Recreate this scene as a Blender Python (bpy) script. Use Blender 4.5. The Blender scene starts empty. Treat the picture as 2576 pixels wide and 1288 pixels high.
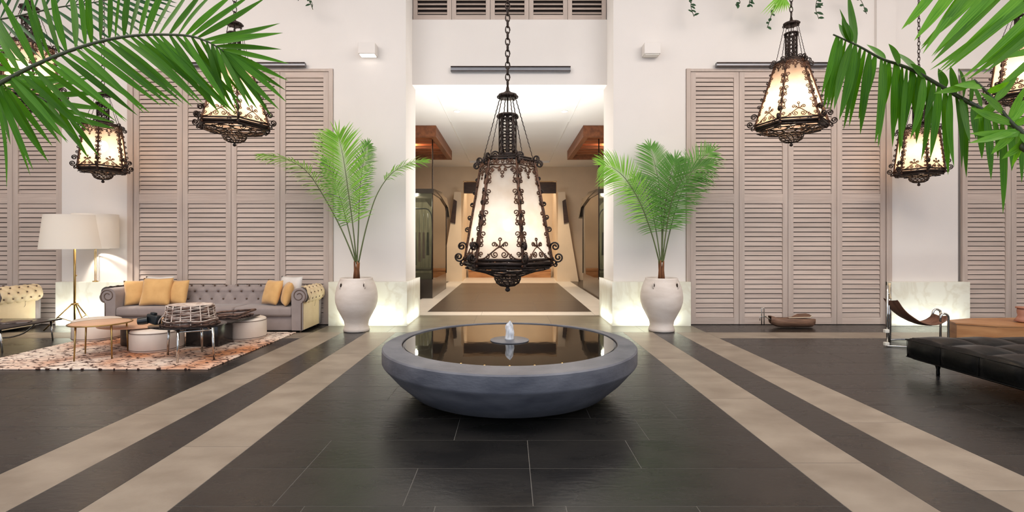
import bpy, bmesh, math, random
from mathutils import Vector, Matrix, noise
PI = math.pi
rnd = random.Random(7)
sc = bpy.context.scene
COL = sc.collection

# ------------------------------------------------------------------ camera, world, exposure, lights
F = 1242.0; CX = 1282.0; CY = 612.0; H = 1.45
cam_d = bpy.data.cameras.new('camera'); cam = bpy.data.objects.new('camera', cam_d); COL.objects.link(cam)
cam.location = (0, 0, H); cam.rotation_euler = (PI/2, 0, 0)
cam_d.sensor_width = 36; cam_d.lens = 36*F/2576
cam_d.shift_x = (1288-CX)/2576; cam_d.shift_y = -(644-CY)/2576
cam_d.clip_start = .05
sc.camera = cam
sc.view_settings.view_transform = 'Standard'; sc.view_settings.look = 'None'
sc.view_settings.gamma = 1; sc.view_settings.use_curve_mapping = False
sc.view_settings.exposure = 0.0
sc.cycles.use_denoising = True
sc.cycles.max_bounces = 8; sc.cycles.transparent_max_bounces = 16
sc.cycles.sample_clamp_indirect = 6
sc.cycles.caustics_reflective = False; sc.cycles.caustics_refractive = False

w = bpy.data.worlds.new('world'); sc.world = w; w.use_nodes = True
wb = w.node_tree.nodes['Background']
wb.inputs[0].default_value = (.80, .87, 1.0, 1); wb.inputs[1].default_value = 1.5   # open terrace behind the camera, daylight

def lamp(name, kind, loc, energy, col, size=.1, rot=None, size_y=None, spot=None, blend=.5, spread=None):
    d = bpy.data.lights.new(name, kind); d.energy = energy; d.color = col
    if kind == 'AREA':
        d.size = size
        if size_y: d.shape = 'RECTANGLE'; d.size_y = size_y
        if spread: d.spread = spread
    else:
        d.shadow_soft_size = size
    if kind == 'SPOT': d.spot_size = spot; d.spot_blend = blend
    o = bpy.data.objects.new(name, d); COL.objects.link(o); o.location = loc
    if rot: o.rotation_euler = rot
    return o
WARM = (1, .8, .6); SOFT = (1, .9, .82)
# unseen fill areas added overhead to brighten the hall and its walls
lamp('hall_fill', 'AREA', (-5.4, 3.6, 6.7), 400, SOFT, 5, rot=(.55, 0, 0), size_y=4)
lamp('hall_fill', 'AREA', (5.4, 3.6, 6.7), 440, SOFT, 5, rot=(.55, 0, 0), size_y=4)
lamp('hall_fill', 'AREA', (0, 2.0, 6.9), 170, (1, .95, .9), 5, size_y=4)
# passage: added fill areas without fixtures, then the niche light
lamp('passage_fill', 'AREA', (0, 14.0, 4.3), 150, (1, .88, .74), 2.4, size_y=6)
lamp('passage_fill', 'AREA', (0, 11.2, .6), 110, (1, 1, .98), 2.6, rot=(PI, 0, 0), size_y=2.4)  # added fill near the floor, facing up to brighten the passage ceiling
lamp('header_fill', 'AREA', (0, 9.35, .3), 55, (1, 1, .98), 2.2, rot=(PI-.05, 0, 0), size_y=.5, spread=1.3)  # added upward fill that whitens the header soffit, no fixture there
lamp('niche_light', 'AREA', (0, 20.4, 4.2), 60, (1, .82, .6), 3.2, size_y=.6)
for s in (-1, 1):
    lamp('downlight', 'SPOT', (1.25*s, 11.4, 4.4), 120, (1, .9, .78), .04, spot=1.3)
    lamp('passage_wash', 'SPOT', (1.4*s, 16.6, 4.3), 260, (1, .76, .5), .08, rot=(.45, .25*s, 0), spot=1.4)
    lamp('pergola_glow', 'POINT', (2.8*s, 14.2, 4.34), 55, (1, .66, .40), .08)
    lamp('vitrine_light', 'POINT', (2.7*s, 14.0, 2.6), 55, (1, .88, .7), .1)
    # light wells along the foot of the plinths, behind the pots and in the passage mouth
    lamp('plinth_led', 'AREA', (2.42*s, 8.50, .03), 6.5, (.93, 1, .88), 1.0, rot=(PI-.35, 0, 0), size_y=.06)
    lamp('plinth_led', 'AREA', (1.68*s, 9.25, .03), 4.5, (.93, 1, .90), .06, rot=(PI, .35*s, 0), size_y=1.0)
    lamp('plinth_led', 'AREA', (7.35*s, 8.46, .03), 10 if s < 0 else 5, (.95, 1, .92), 1.2, rot=(PI-.4, 0, 0), size_y=.06)

def s2l(c):
    return tuple(((v/255)/12.92 if v/255 <= .04045 else ((v/255+.055)/1.055)**2.4) for v in c)

# ------------------------------------------------------------------ materials
MATS = {}
def base_mat(name):
    m = bpy.data.materials.new(name); m.use_nodes = True
    MATS[name] = m
    return m, m.node_tree.nodes, m.node_tree.links, m.node_tree.nodes['Principled BSDF']

def mat(name, rgb, rough=.5, metal=0, var=.12, scale=6, stretch=(1, 1, 1), bump=0, bscale=None, coat=0, rgb2=None,
        spec=.5, detail=4, rand=0, contrast=(.3, .7), rvar=0, sheen=0):
    m, N, L, B = base_mat(name)
    c1 = s2l(rgb); c2 = s2l(rgb2) if rgb2 else tuple(v*(1-var*2) for v in c1)
    tc = N.new('ShaderNodeTexCoord'); mp = N.new('ShaderNodeMapping'); nz = N.new('ShaderNodeTexNoise')
    mp.inputs['Scale'].default_value = stretch
    L.new(tc.outputs['Object'], mp.inputs[0])
    src = mp.outputs[0]
    oi = N.new('ShaderNodeObjectInfo')
    ad = N.new('ShaderNodeVectorMath'); ad.operation = 'ADD'
    ml = N.new('ShaderNodeMath'); ml.operation = 'MULTIPLY'; ml.inputs[1].default_value = 37.0
    L.new(oi.outputs['Random'], ml.inputs[0]); L.new(ml.outputs[0], ad.inputs[1]); L.new(src, ad.inputs[0])
    L.new(ad.outputs[0], nz.inputs['Vector'])
    nz.inputs['Scale'].default_value = scale; nz.inputs['Detail'].default_value = detail
    rp = N.new('ShaderNodeValToRGB')
    rp.color_ramp.elements[0].position = contrast[0]; rp.color_ramp.elements[1].position = contrast[1]
    rp.color_ramp.elements[0].color = (*c2, 1); rp.color_ramp.elements[1].color = (*c1, 1)
    L.new(nz.outputs['Fac'], rp.inputs[0])
    out = rp.outputs[0]
    if rand:
        hs = N.new('ShaderNodeHueSaturation'); mr = N.new('ShaderNodeMapRange')
        mr.inputs['To Min'].default_value = 1-rand; mr.inputs['To Max'].default_value = 1+rand
        L.new(oi.outputs['Random'], mr.inputs[0]); L.new(mr.outputs[0], hs.inputs['Value']); L.new(out, hs.inputs['Color'])
        out = hs.outputs[0]
    L.new(out, B.inputs['Base Color'])
    B.inputs['Roughness'].default_value = rough; B.inputs['Metallic'].default_value = metal
    B.inputs['Specular IOR Level'].default_value = spec
    if rvar:
        mr2 = N.new('ShaderNodeMapRange'); mr2.inputs['To Min'].default_value = rough-rvar; mr2.inputs['To Max'].default_value = rough+rvar
        L.new(nz.outputs['Fac'], mr2.inputs[0]); L.new(mr2.outputs[0], B.inputs['Roughness'])
    if coat: B.inputs['Coat Weight'].default_value = coat; B.inputs['Coat Roughness'].default_value = .15
    if sheen: B.inputs['Sheen Weight'].default_value = sheen
    if bump:
        b = N.new('ShaderNodeBump'); n2 = N.new('ShaderNodeTexNoise'); n2.inputs['Scale'].default_value = bscale or scale*3
        n2.inputs['Detail'].default_value = 6
        L.new(ad.outputs[0], n2.inputs['Vector']); L.new(n2.outputs['Fac'], b.inputs['Height'])
        b.inputs['Strength'].default_value = bump; b.inputs['Distance'].default_value = .02
        L.new(b.outputs[0], B.inputs['Normal'])
    return m

mat('plaster', (226, 219, 213), .85, var=.02, scale=1.2, bump=.04, bscale=60)
mat('plaster_warm', (226, 206, 180), .85, var=.05, scale=1.5, bump=.05, bscale=40)
mat('ceiling_white', (238, 235, 230), .8, var=.02, scale=1)
mat('shutter', (199, 182, 170), .6, rgb2=(178, 160, 149), scale=3, stretch=(.5, 6, 16), bump=.12, bscale=6, rand=.09)
mat('shutter_frame', (193, 177, 166), .6, rgb2=(179, 162, 151), scale=3, stretch=(6, 6, .5), bump=.1, bscale=6, rand=.03)
mat('shutter_gap_shade', (44, 34, 29), .9, var=.1)  # near-black colour standing in for shade between the slats
mat('tile_dark', (38, 36, 34), .28, rgb2=(26, 25, 24), scale=2.2, stretch=(1, 2.2, 1), bump=.10, bscale=14, rand=.14, rvar=.06, spec=.55, contrast=(.35, .7), detail=7)
mat('tile_beige', (150, 137, 122), .42, rgb2=(126, 113, 99), scale=2.6, stretch=(1, 1.6, 1), bump=.06, bscale=22, rand=.05, rvar=.06, contrast=(.3, .68), detail=8)
mat('tile_apron_lit', (132, 124, 108), .30, rgb2=(104, 97, 84), scale=2, stretch=(.6, 3, 1), bump=.05, rand=.06, rvar=.05, detail=7)  # grey stone of the passage mouth; its paleness also holds plinth light
mat('tile_white', (222, 214, 202), .3, var=.04, scale=3, rand=.03)
mat('tile_passage', (66, 58, 52), .3, rgb2=(52, 46, 42), scale=1.3, stretch=(.6, 4, 1), bump=.08, bscale=9, rand=.1, detail=8)
mat('grout', (112, 108, 102), .8, var=.1)
mat('bowl_stone', (112, 113, 120), .48, rgb2=(78, 80, 89), scale=3.5, stretch=(1, 1, 2.5), bump=.12, bscale=25, detail=9)
mat('black_gloss', (8, 8, 8), .12, var=.02)
mat('iron', (104, 66, 42), .42, metal=.35, rgb2=(50, 30, 19), scale=20, bump=.2, bscale=50)
mat('iron_dark', (58, 42, 34), .45, metal=.5, rgb2=(28, 20, 16), scale=20)
mat('chrome', (200, 198, 194), .14, metal=1, var=.03)
mat('steel_rail', (120, 120, 124), .35, metal=.7, var=.05)
mat('brass', (176, 146, 92), .28, metal=1, var=.08)
mat('pot_clay', (226, 216, 207), .7, rgb2=(205, 192, 181), scale=2.5, stretch=(1, 1, 3), bump=.1, bscale=30, detail=6)
mat('soil', (60, 44, 32), .95, var=.2, scale=30, bump=.5)
mat('palm_trunk', (150, 96, 58), .8, rgb2=(86, 52, 30), scale=10, stretch=(3, 3, .6), bump=.5, bscale=20)
mat('sofa_fabric', (152, 139, 134), .75, rgb2=(140, 127, 123), scale=5, bump=.06, bscale=120, sheen=.3)
mat('tan_tone', (222, 200, 164), .55, rgb2=(208, 184, 146), scale=4, bump=.05)  # tan for the sofa sides and the sling chair strap
mat('yellow_cloth', (222, 176, 112), .75, rgb2=(208, 160, 98), scale=7, bump=.12, bscale=14, sheen=.3)
mat('white_cloth', (224, 218, 212), .8, var=.06, scale=8, bump=.08)
mat('pouf_leather', (234, 220, 206), .5, var=.05, scale=4, bump=.06, bscale=30)
mat('piping', (96, 74, 60), .6, var=.05)
mat('lamp_shade', (240, 236, 230), .9, var=.01)
mat('black_leather', (15, 16, 17), .32, rgb2=(8, 9, 10), scale=6, bump=.25, bscale=9, detail=7, spec=.22)
mat('sling_leather', (132, 92, 72), .5, rgb2=(92, 60, 46), scale=5, stretch=(1, 3, 1), bump=.2)
mat('rubber_white', (226, 222, 210), .6, var=.03)
mat('dark_wood', (74, 50, 36), .4, rgb2=(44, 28, 20), scale=4, stretch=(1, 8, 8))
mat('table_wood', (220, 176, 144), .38, rgb2=(200, 152, 118), scale=3, stretch=(1, 7, 1))
mat('ply_wood', (192, 142, 94), .42, rgb2=(158, 106, 64), scale=2.4, stretch=(1, 1, 5), detail=7)
mat('pergola_wood', (150, 92, 56), .5, rgb2=(112, 66, 40), scale=1.2, stretch=(9, .8, 9), detail=5)
mat('boat_wood', (138, 104, 82), .6, rgb2=(96, 68, 52), scale=5, stretch=(.6, 4, 6), bump=.3)
mat('rope_cream', (214, 200, 176), .8, var=.1)
mat('rattan', (118, 88, 74), .6, rgb2=(52, 34, 28), scale=16, stretch=(1, 1, 2), contrast=(.4, .6), bump=.3)
mat('rattan_light', (216, 200, 188), .6, rgb2=(140, 112, 98), scale=14, contrast=(.35, .55))
mat('camera_black', (26, 32, 36), .35, var=.1)
mat('dark_slab', (34, 30, 30), .18, var=.2, scale=3)
mat('vitrine_dark', (58, 52, 46), .25, var=.15, scale=3)
mat('vitrine_back', (196, 186, 158), .6, rgb2=(150, 140, 116), scale=3, stretch=(4, 4, .6))
mat('cloth_pink', (196, 160, 146), .85, var=.15, scale=8)
mat('cloth_grey', (120, 118, 100), .85, var=.2, scale=8)
mat('pergola_slat', (168, 100, 58), .5, rgb2=(120, 66, 38), scale=3, stretch=(1, 6, 6))
mat('vine_green', (46, 84, 48), .5, rgb2=(28, 58, 34), scale=10, rand=.2)
mat('terracotta', (176, 122, 100), .7, var=.12, scale=10)
mat('paper', (206, 190, 178), .6, rgb2=(120, 100, 92), scale=7, contrast=(.42, .5))
mat('magazine', (96, 74, 72), .35, rgb2=(40, 30, 32), scale=9, contrast=(.42, .56))

def leaf_mat(name, rgb, rgb2, trans=.35, rough=.42):
    m, N, L, B = base_mat(name)
    tc = N.new('ShaderNodeTexCoord'); wv = N.new('ShaderNodeTexNoise'); mp = N.new('ShaderNodeMapping')
    oi = N.new('ShaderNodeObjectInfo')
    L.new(tc.outputs['UV'], mp.inputs[0]); mp.inputs['Scale'].default_value = (1.2, 16, 1)
    L.new(mp.outputs[0], wv.inputs['Vector']); wv.inputs['Scale'].default_value = 2.0; wv.inputs['Detail'].default_value = 3
    rp = N.new('ShaderNodeValToRGB'); rp.color_ramp.elements[0].position = .35; rp.color_ramp.elements[1].position = .68
    rp.color_ramp.elements[0].color = (*s2l(rgb2), 1); rp.color_ramp.elements[1].color = (*s2l(rgb), 1)
    L.new(wv.outputs['Fac'], rp.inputs[0])
    hs = N.new('ShaderNodeHueSaturation'); mr = N.new('ShaderNodeMapRange')
    mr.inputs['To Min'].default_value = .72; mr.inputs['To Max'].default_value = 1.3
    L.new(oi.outputs['Random'], mr.inputs[0]); L.new(mr.outputs[0], hs.inputs['Value']); L.new(rp.outputs[0], hs.inputs['Color'])
    L.new(hs.outputs[0], B.inputs['Base Color']); B.inputs['Roughness'].default_value = rough; B.inputs['Specular IOR Level'].default_value = .22
    tr = N.new('ShaderNodeBsdfTranslucent'); mx = N.new('ShaderNodeMixShader'); mx.inputs[0].default_value = trans
    hs2 = N.new('ShaderNodeHueSaturation'); hs2.inputs['Value'].default_value = 1.5; hs2.inputs['Saturation'].default_value = 1.1
    L.new(hs.outputs[0], hs2.inputs['Color']); L.new(hs2.outputs[0], tr.inputs[0])
    L.new(B.outputs[0], mx.inputs[1]); L.new(tr.outputs[0], mx.inputs[2])
    L.new(mx.outputs[0], N['Material Output'].inputs[0])
    return m
leaf_mat('leaf_big', (88, 138, 26), (46, 96, 14), .3, .5)
leaf_mat('leaf_big_light', (130, 176, 60), (72, 130, 30))
leaf_mat('leaf_far', (62, 100, 56), (36, 66, 36))
leaf_mat('leaf_pot', (146, 190, 84), (98, 150, 54), .35)
leaf_mat('leaf_pot_dark', (126, 172, 88), (78, 128, 58), .35)
mat('stem_green', (92, 104, 56), .5, var=.15, scale=8)
mat('stem_dark', (60, 66, 34), .5, var=.15, scale=8)

def marble_mat(name, rgb, vein):
    m, N, L, B = base_mat(name)
    tc = N.new('ShaderNodeTexCoord'); mp = N.new('ShaderNodeMapping'); mp.inputs['Rotation'].default_value = (.4, .5, .3)
    n1 = N.new('ShaderNodeTexNoise'); n1.inputs['Scale'].default_value = 1.3; n1.inputs['Detail'].default_value = 10
    n1.inputs['Distortion'].default_value = 1.6
    L.new(tc.outputs['Object'], mp.inputs[0]); L.new(mp.outputs[0], n1.inputs['Vector'])
    rp = N.new('ShaderNodeValToRGB'); e = rp.color_ramp.elements
    e[0].position = .44; e[0].color = (*s2l(rgb), 1); e[1].position = .56; e[1].color = (*s2l(rgb), 1)
    k = e.new(.5); k.color = (*s2l(vein), 1)
    L.new(n1.outputs['Fac'], rp.inputs[0]); L.new(rp.outputs[0], B.inputs['Base Color']); B.inputs['Roughness'].default_value = .32
    tr = N.new('ShaderNodeBsdfTranslucent')
    return m
marble_mat('marble', (224, 222, 208), (213, 208, 191))

def glass_mat():
    m, N, L, B = base_mat('clear_glass')
    N.remove(B)
    g = N.new('ShaderNodeBsdfGlossy'); g.inputs['Roughness'].default_value = .03
    t = N.new('ShaderNodeBsdfTransparent'); t.inputs[0].default_value = (.80, .84, .80, 1)
    fr = N.new('ShaderNodeFresnel'); fr.inputs[0].default_value = 1.5
    mx = N.new('ShaderNodeMixShader'); L.new(fr.outputs[0], mx.inputs[0]); L.new(t.outputs[0], mx.inputs[1]); L.new(g.outputs[0], mx.inputs[2])
    L.new(mx.outputs[0], N['Material Output'].inputs[0])
glass_mat()

def lantern_glass(name, tint, transp, emis=0):
    m, N, L, B = base_mat(name)
    N.remove(B)
    tc = N.new('ShaderNodeTexCoord'); nz = N.new('ShaderNodeTexNoise'); nz.inputs['Scale'].default_value = 4; nz.inputs['Detail'].default_value = 5
    L.new(tc.outputs['Object'], nz.inputs['Vector'])
    rp = N.new('ShaderNodeValToRGB'); rp.color_ramp.elements[0].position = .3; rp.color_ramp.elements[1].position = .65
    rp.color_ramp.elements[0].color = (tint[0]*.86, tint[1]*.78, tint[2]*.7, 1); rp.color_ramp.elements[1].color = (*tint, 1)
    L.new(nz.outputs['Fac'], rp.inputs[0])
    tl = N.new('ShaderNodeBsdfTranslucent'); df = N.new('ShaderNodeBsdfDiffuse'); t = N.new('ShaderNodeBsdfTransparent')
    L.new(rp.outputs[0], tl.inputs[0]); L.new(rp.outputs[0], df.inputs[0])
    m1 = N.new('ShaderNodeMixShader'); m1.inputs[0].default_value = .3; L.new(tl.outputs[0], m1.inputs[1]); L.new(df.outputs[0], m1.inputs[2])
    m2 = N.new('ShaderNodeMixShader'); m2.inputs[0].default_value = transp; L.new(m1.outputs[0], m2.inputs[1]); L.new(t.outputs[0], m2.inputs[2])
    L.new(m2.outputs[0], N['Material Output'].inputs[0])
lantern_glass('lantern_glass', (.90, .72, .58), .3)
lantern_glass('lantern_glass_main', (.95, .90, .83), .04)
def emit_mat(name, col, s):
    m, N, L, B = base_mat(name)
    B.inputs['Base Color'].default_value = (*col, 1); B.inputs['Emission Color'].default_value = (*col, 1); B.inputs['Emission Strength'].default_value = s
emit_mat('bulb', (1, .9, .75), 14)
emit_mat('bulb_dim', (1, .88, .72), 3)
emit_mat('downlight_glow', (1, .97, .92), 12)
emit_mat('shade_glow', (1, .95, .88), 1.3)

def shade_mat():
    m, N, L, B = base_mat('shade_fabric')
    B.inputs['Base Color'].default_value = (*s2l((240, 235, 228)), 1); B.inputs['Roughness'].default_value = .9
    tr = N.new('ShaderNodeBsdfTranslucent'); tr.inputs[0].default_value = (.95, .92, .88, 1)
    mx = N.new('ShaderNodeMixShader'); mx.inputs[0].default_value = .5
    L.new(B.outputs[0], mx.inputs[1]); L.new(tr.outputs[0], mx.inputs[2]); L.new(mx.outputs[0], N['Material Output'].inputs[0])
shade_mat()

def water_mat():
    m, N, L, B = base_mat('water_mirror')
    B.inputs['Base Color'].default_value = (.012, .010, .008, 1); B.inputs['Roughness'].default_value = .03
    B.inputs['Specular IOR Level'].default_value = 1.0; B.inputs['IOR'].default_value = 1.6
    tc = N.new('ShaderNodeTexCoord'); nz = N.new('ShaderNodeTexNoise'); nz.inputs['Scale'].default_value = 5; nz.inputs['Detail'].default_value = 2
    b = N.new('ShaderNodeBump'); b.inputs['Strength'].default_value = .02; b.inputs['Distance'].default_value = .02
    L.new(tc.outputs['Object'], nz.inputs['Vector']); L.new(nz.outputs['Fac'], b.inputs['Height']); L.new(b.outputs[0], B.inputs['Normal'])
water_mat()
def jet_mat():
    m, N, L, B = base_mat('white_water')
    B.inputs['Base Color'].default_value = (.85, .88, .92, 1); B.inputs['Roughness'].default_value = .3
    t = N.new('ShaderNodeBsdfTransparent'); mx = N.new('ShaderNodeMixShader'); nz = N.new('ShaderNodeTexNoise'); nz.inputs['Scale'].default_value = 18
    tc = N.new('ShaderNodeTexCoord'); mp = N.new('ShaderNodeMapping'); mp.inputs['Scale'].default_value = (3, 3, .6)
    L.new(tc.outputs['Object'], mp.inputs[0]); L.new(mp.outputs[0], nz.inputs['Vector'])
    mr = N.new('ShaderNodeMapRange'); mr.inputs['From Min'].default_value = .35; mr.inputs['From Max'].default_value = .7; mr.inputs['To Max'].default_value = .6
    L.new(nz.outputs['Fac'], mr.inputs[0]); L.new(mr.outputs[0], mx.inputs[0])
    L.new(B.outputs[0], mx.inputs[1]); L.new(t.outputs[0], mx.inputs[2]); L.new(mx.outputs[0], N['Material Output'].inputs[0])
jet_mat()

def rug_mat():
    m, N, L, B = base_mat('rug_pile')
    tc = N.new('ShaderNodeTexCoord'); mp = N.new('ShaderNodeMapping'); mp.inputs['Scale'].default_value = (7.5, 21, 1); mp.inputs['Rotation'].default_value = (0, 0, .22)
    L.new(tc.outputs['Object'], mp.inputs[0])
    nd = N.new('ShaderNodeTexNoise'); nd.inputs['Scale'].default_value = 1.1; nd.inputs['Detail'].default_value = 2
    L.new(mp.outputs[0], nd.inputs['Vector'])
    ad = N.new('ShaderNodeMixRGB'); ad.blend_type = 'LINEAR_LIGHT'; ad.inputs[0].default_value = .35
    L.new(mp.outputs[0], ad.inputs[1]); L.new(nd.outputs['Color'], ad.inputs[2])
    vo = N.new('ShaderNodeTexVoronoi'); vo.feature = 'DISTANCE_TO_EDGE'; vo.inputs['Scale'].default_value = .8
    L.new(ad.outputs[0], vo.inputs['Vector'])
    nb = N.new('ShaderNodeTexNoise'); nb.inputs['Scale'].default_value = 1.3; L.new(mp.outputs[0], nb.inputs['Vector'])
    mu = N.new('ShaderNodeMath'); mu.operation = 'MULTIPLY_ADD'; mu.inputs[1].default_value = -.42; mu.inputs[2].default_value = .262
    L.new(nb.outputs['Fac'], mu.inputs[0])
    su = N.new('ShaderNodeMath'); su.operation = 'LESS_THAN'; L.new(vo.outputs[0], su.inputs[0]); L.new(mu.outputs[0], su.inputs[1])
    big = N.new('ShaderNodeTexNoise'); big.inputs['Scale'].default_value = 1.1; L.new(tc.outputs['Object'], big.inputs['Vector'])
    rp = N.new('ShaderNodeValToRGB'); e = rp.color_ramp.elements
    e[0].position = .42; e[0].color = (*s2l((238, 220, 204)), 1); e[1].position = .66; e[1].color = (*s2l((206, 138, 94)), 1)
    L.new(big.outputs['Fac'], rp.inputs[0])
    mx = N.new('ShaderNodeMixRGB'); L.new(su.outputs[0], mx.inputs[0]); L.new(rp.outputs[0], mx.inputs[1]); mx.inputs[2].default_value = (*s2l((72, 44, 34)), 1)
    L.new(mx.outputs[0], B.inputs['Base Color']); B.inputs['Roughness'].default_value = .95
    b = N.new('ShaderNodeBump'); b.inputs['Strength'].default_value = .3; n3 = N.new('ShaderNodeTexNoise'); n3.inputs['Scale'].default_value = 200
    L.new(tc.outputs['Object'], n3.inputs['Vector']); L.new(n3.outputs['Fac'], b.inputs['Height']); L.new(b.outputs[0], B.inputs['Normal'])
rug_mat()

# ------------------------------------------------------------------ mesh builder
def P(px, py, d):
    return Vector(((px-CX)/F*d, d, H+(CY-py)/F*d))

class MB:
    def __init__(s): s.v = []; s.f = []; s.uv = None
    def box(s, x0, x1, y0, y1, z0, z1):
        n = len(s.v)
        s.v += [Vector(p) for p in ((x0,y0,z0),(x1,y0,z0),(x1,y1,z0),(x0,y1,z0),(x0,y0,z1),(x1,y0,z1),(x1,y1,z1),(x0,y1,z1))]
        s.f += [tuple(n+i for i in q) for q in ((0,3,2,1),(4,5,6,7),(0,1,5,4),(1,2,6,5),(2,3,7,6),(3,0,4,7))]
        return s
    def add(s, verts, faces):
        n = len(s.v); s.v += [Vector(p) for p in verts]; s.f += [tuple(n+i for i in q) for q in faces]; return s
    def rbox(s, cx, cy, cz, dx, dy, dz, r=.02, seg=2, M=None):
        bm = bmesh.new(); bmesh.ops.create_cube(bm, size=1)
        bmesh.ops.scale(bm, vec=(dx, dy, dz), verts=bm.verts)
        bmesh.ops.bevel(bm, geom=bm.edges[:], offset=r, segments=seg, profile=.5, affect='EDGES')
        bm.verts.index_update()
        vs = [v.co.copy() for v in bm.verts]; fs = [[v.index for v in f.verts] for f in bm.faces]
        bm.free()
        if M: vs = [M @ v for v in vs]
        vs = [v + Vector((cx, cy, cz)) for v in vs]
        return s.add(vs, fs)
    def tube(s, pts, r, n=6, closed=False, caps=True, flat=None):
        pts = [Vector(p) for p in pts]
        m = len(pts)
        if m < 2: return s
        rad = r if isinstance(r, (list, tuple)) else [r]*m
        T = []
        for i in range(m):
            a = pts[(i-1) % m] if (closed or i > 0) else pts[i]
            b = pts[(i+1) % m] if (closed or i < m-1) else pts[i]
            t = b-a; T.append(t.normalized() if t.length > 1e-9 else Vector((0, 0, 1)))
        up = Vector((0, 0, 1)) if abs(T[0].z) < .9 else Vector((1, 0, 0))
        nv = (up - T[0]*up.dot(T[0])).normalized()
        base = len(s.v)
        for i in range(m):
            nv = nv - T[i]*nv.dot(T[i])
            nv = nv.normalized() if nv.length > 1e-6 else T[i].orthogonal().normalized()
            bv = T[i].cross(nv)
            for k in range(n):
                a = 2*PI*k/n
                s.v.append(pts[i] + (nv*math.cos(a) + bv*math.sin(a))*rad[i])
        for i in range(m if closed else m-1):
            j = (i+1) % m
            for k in range(n):
                q = (k+1) % n
                s.f.append((base+i*n+k, base+i*n+q, base+j*n+q, base+j*n+k))
        if caps and not closed:
            s.f.append(tuple(base+k for k in reversed(range(n)))); s.f.append(tuple(base+(m-1)*n+k for k in range(n)))
        return s
    def lathe(s, prof, n=32, c=(0, 0, 0), a0=0, capb=True, capt=True, sx=1, sy=1):
        c = Vector(c); base = len(s.v)
        for (r, z) in prof:
            for k in range(n):
                a = a0+2*PI*k/n
                s.v.append(c+Vector((r*math.cos(a)*sx, r*math.sin(a)*sy, z)))
        m = len(prof)
        for i in range(m-1):
            for k in range(n):
                q = (k+1) % n
                s.f.append((base+i*n+k, base+i*n+q, base+(i+1)*n+q, base+(i+1)*n+k))
        if capb: s.f.append(tuple(base+k for k in reversed(range(n))))
        if capt: s.f.append(tuple(base+(m-1)*n+k for k in range(n)))
        return s
    def prism(s, outline, a, b, axis='y'):
        # outline: list of 2D points; extruded along axis from a to b
        n = len(outline); base = len(s.v)
        for t in (a, b):
            for (p, q) in outline:
                s.v.append(Vector({'y': (p, t, q), 'x': (t, p, q), 'z': (p, q, t)}[axis]))
        for k in range(n):
            q = (k+1) % n
            s.f.append((base+k, base+q, base+n+q, base+n+k))
        s.f.append(tuple(base+k for k in reversed(range(n)))); s.f.append(tuple(base+n+k for k in range(n)))
        return s
    def sphere(s, c, r, n=10, m=6, sc=(1, 1, 1)):
        pr = [(r*math.sin(PI*i/m)+1e-5, -r*math.cos(PI*i/m)) for i in range(m+1)]
        b = len(s.v); s.lathe(pr, n, (0, 0, 0))
        for i in range(b, len(s.v)):
            v = s.v[i]; s.v[i] = Vector((v.x*sc[0]+c[0], v.y*sc[1]+c[1], v.z*sc[2]+c[2]))
        return s
    def mesh(s, name, m, smooth=False, off=None, fix=True):
        me = bpy.data.meshes.new(name)
        vs = [v-off for v in s.v] if off is not None else s.v
        me.from_pydata([tuple(v) for v in vs], [], s.f)
        if m: me.materials.append(MATS[m])
        if fix:
            bm = bmesh.new(); bm.from_mesh(me); bmesh.ops.recalc_face_normals(bm, faces=bm.faces); bm.to_mesh(me); bm.free()
        if s.uv:
            ul = me.uv_layers.new(name='UVMap')
            for l in me.loops: ul.data[l.index].uv = s.uv[l.vertex_index]
        if smooth:
            me.shade_smooth()
            if smooth == 'auto':
                me.set_sharp_from_angle(angle=math.radians(35))
        return me

WORLD = {}
def link(o, parent=None):
    COL.objects.link(o)
    if parent: o.parent = parent
    return o
def tag(o, label=None, cat=None, group=None, kind=None):
    if label: o['label'] = label
    if cat: o['category'] = cat
    if group: o['group'] = group
    if kind: o['kind'] = kind
    return o
def thing(name, loc, label, cat, group=None, rz=0):
    o = bpy.data.objects.new(name, None); link(o); o.location = loc; o.rotation_euler = (0, 0, rz)
    o.empty_display_size = .1
    WORLD[o] = Vector(loc)
    return tag(o, label, cat, group)
def build(name, mb, m, parent=None, smooth=False, world=True, origin=None, label=None, kind=None):
    """world=True: verts are world coordinates; the object gets its origin at `origin` (or its parent's)."""
    if world:
        pl = WORLD.get(parent, Vector((0, 0, 0)))
        og = Vector(origin) if origin is not None else pl
        me = mb.mesh(name, m, smooth, off=og)
        o = bpy.data.objects.new(name, me); link(o, parent); o.location = og-pl; WORLD[o] = og
    else:
        me = mb.mesh(name, m, smooth)
        o = bpy.data.objects.new(name, me); link(o, parent)
        if origin is not None: o.location = origin
        WORLD[o] = Vector((0, 0, 0))
    if label: o['label'] = label
    if kind: o['kind'] = kind
    return o
def inst(name, me, parent, loc, rot=None):
    o = bpy.data.objects.new(name, me); link(o, parent); o.location = loc
    if rot: o.rotation_euler = rot
    return o
def copy_tree(o, parent=None):
    c = o.copy(); COL.objects.link(c); c.parent = parent
    for ch in o.children: copy_tree(ch, c)
    return c
def struct(name, mb, m, parent=None, smooth=False):
    c = sum((v for v in mb.v), Vector())/len(mb.v)
    o = build(name, mb, m, parent, smooth, origin=c)
    if not parent: o['kind'] = 'structure'
    return o
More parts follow.
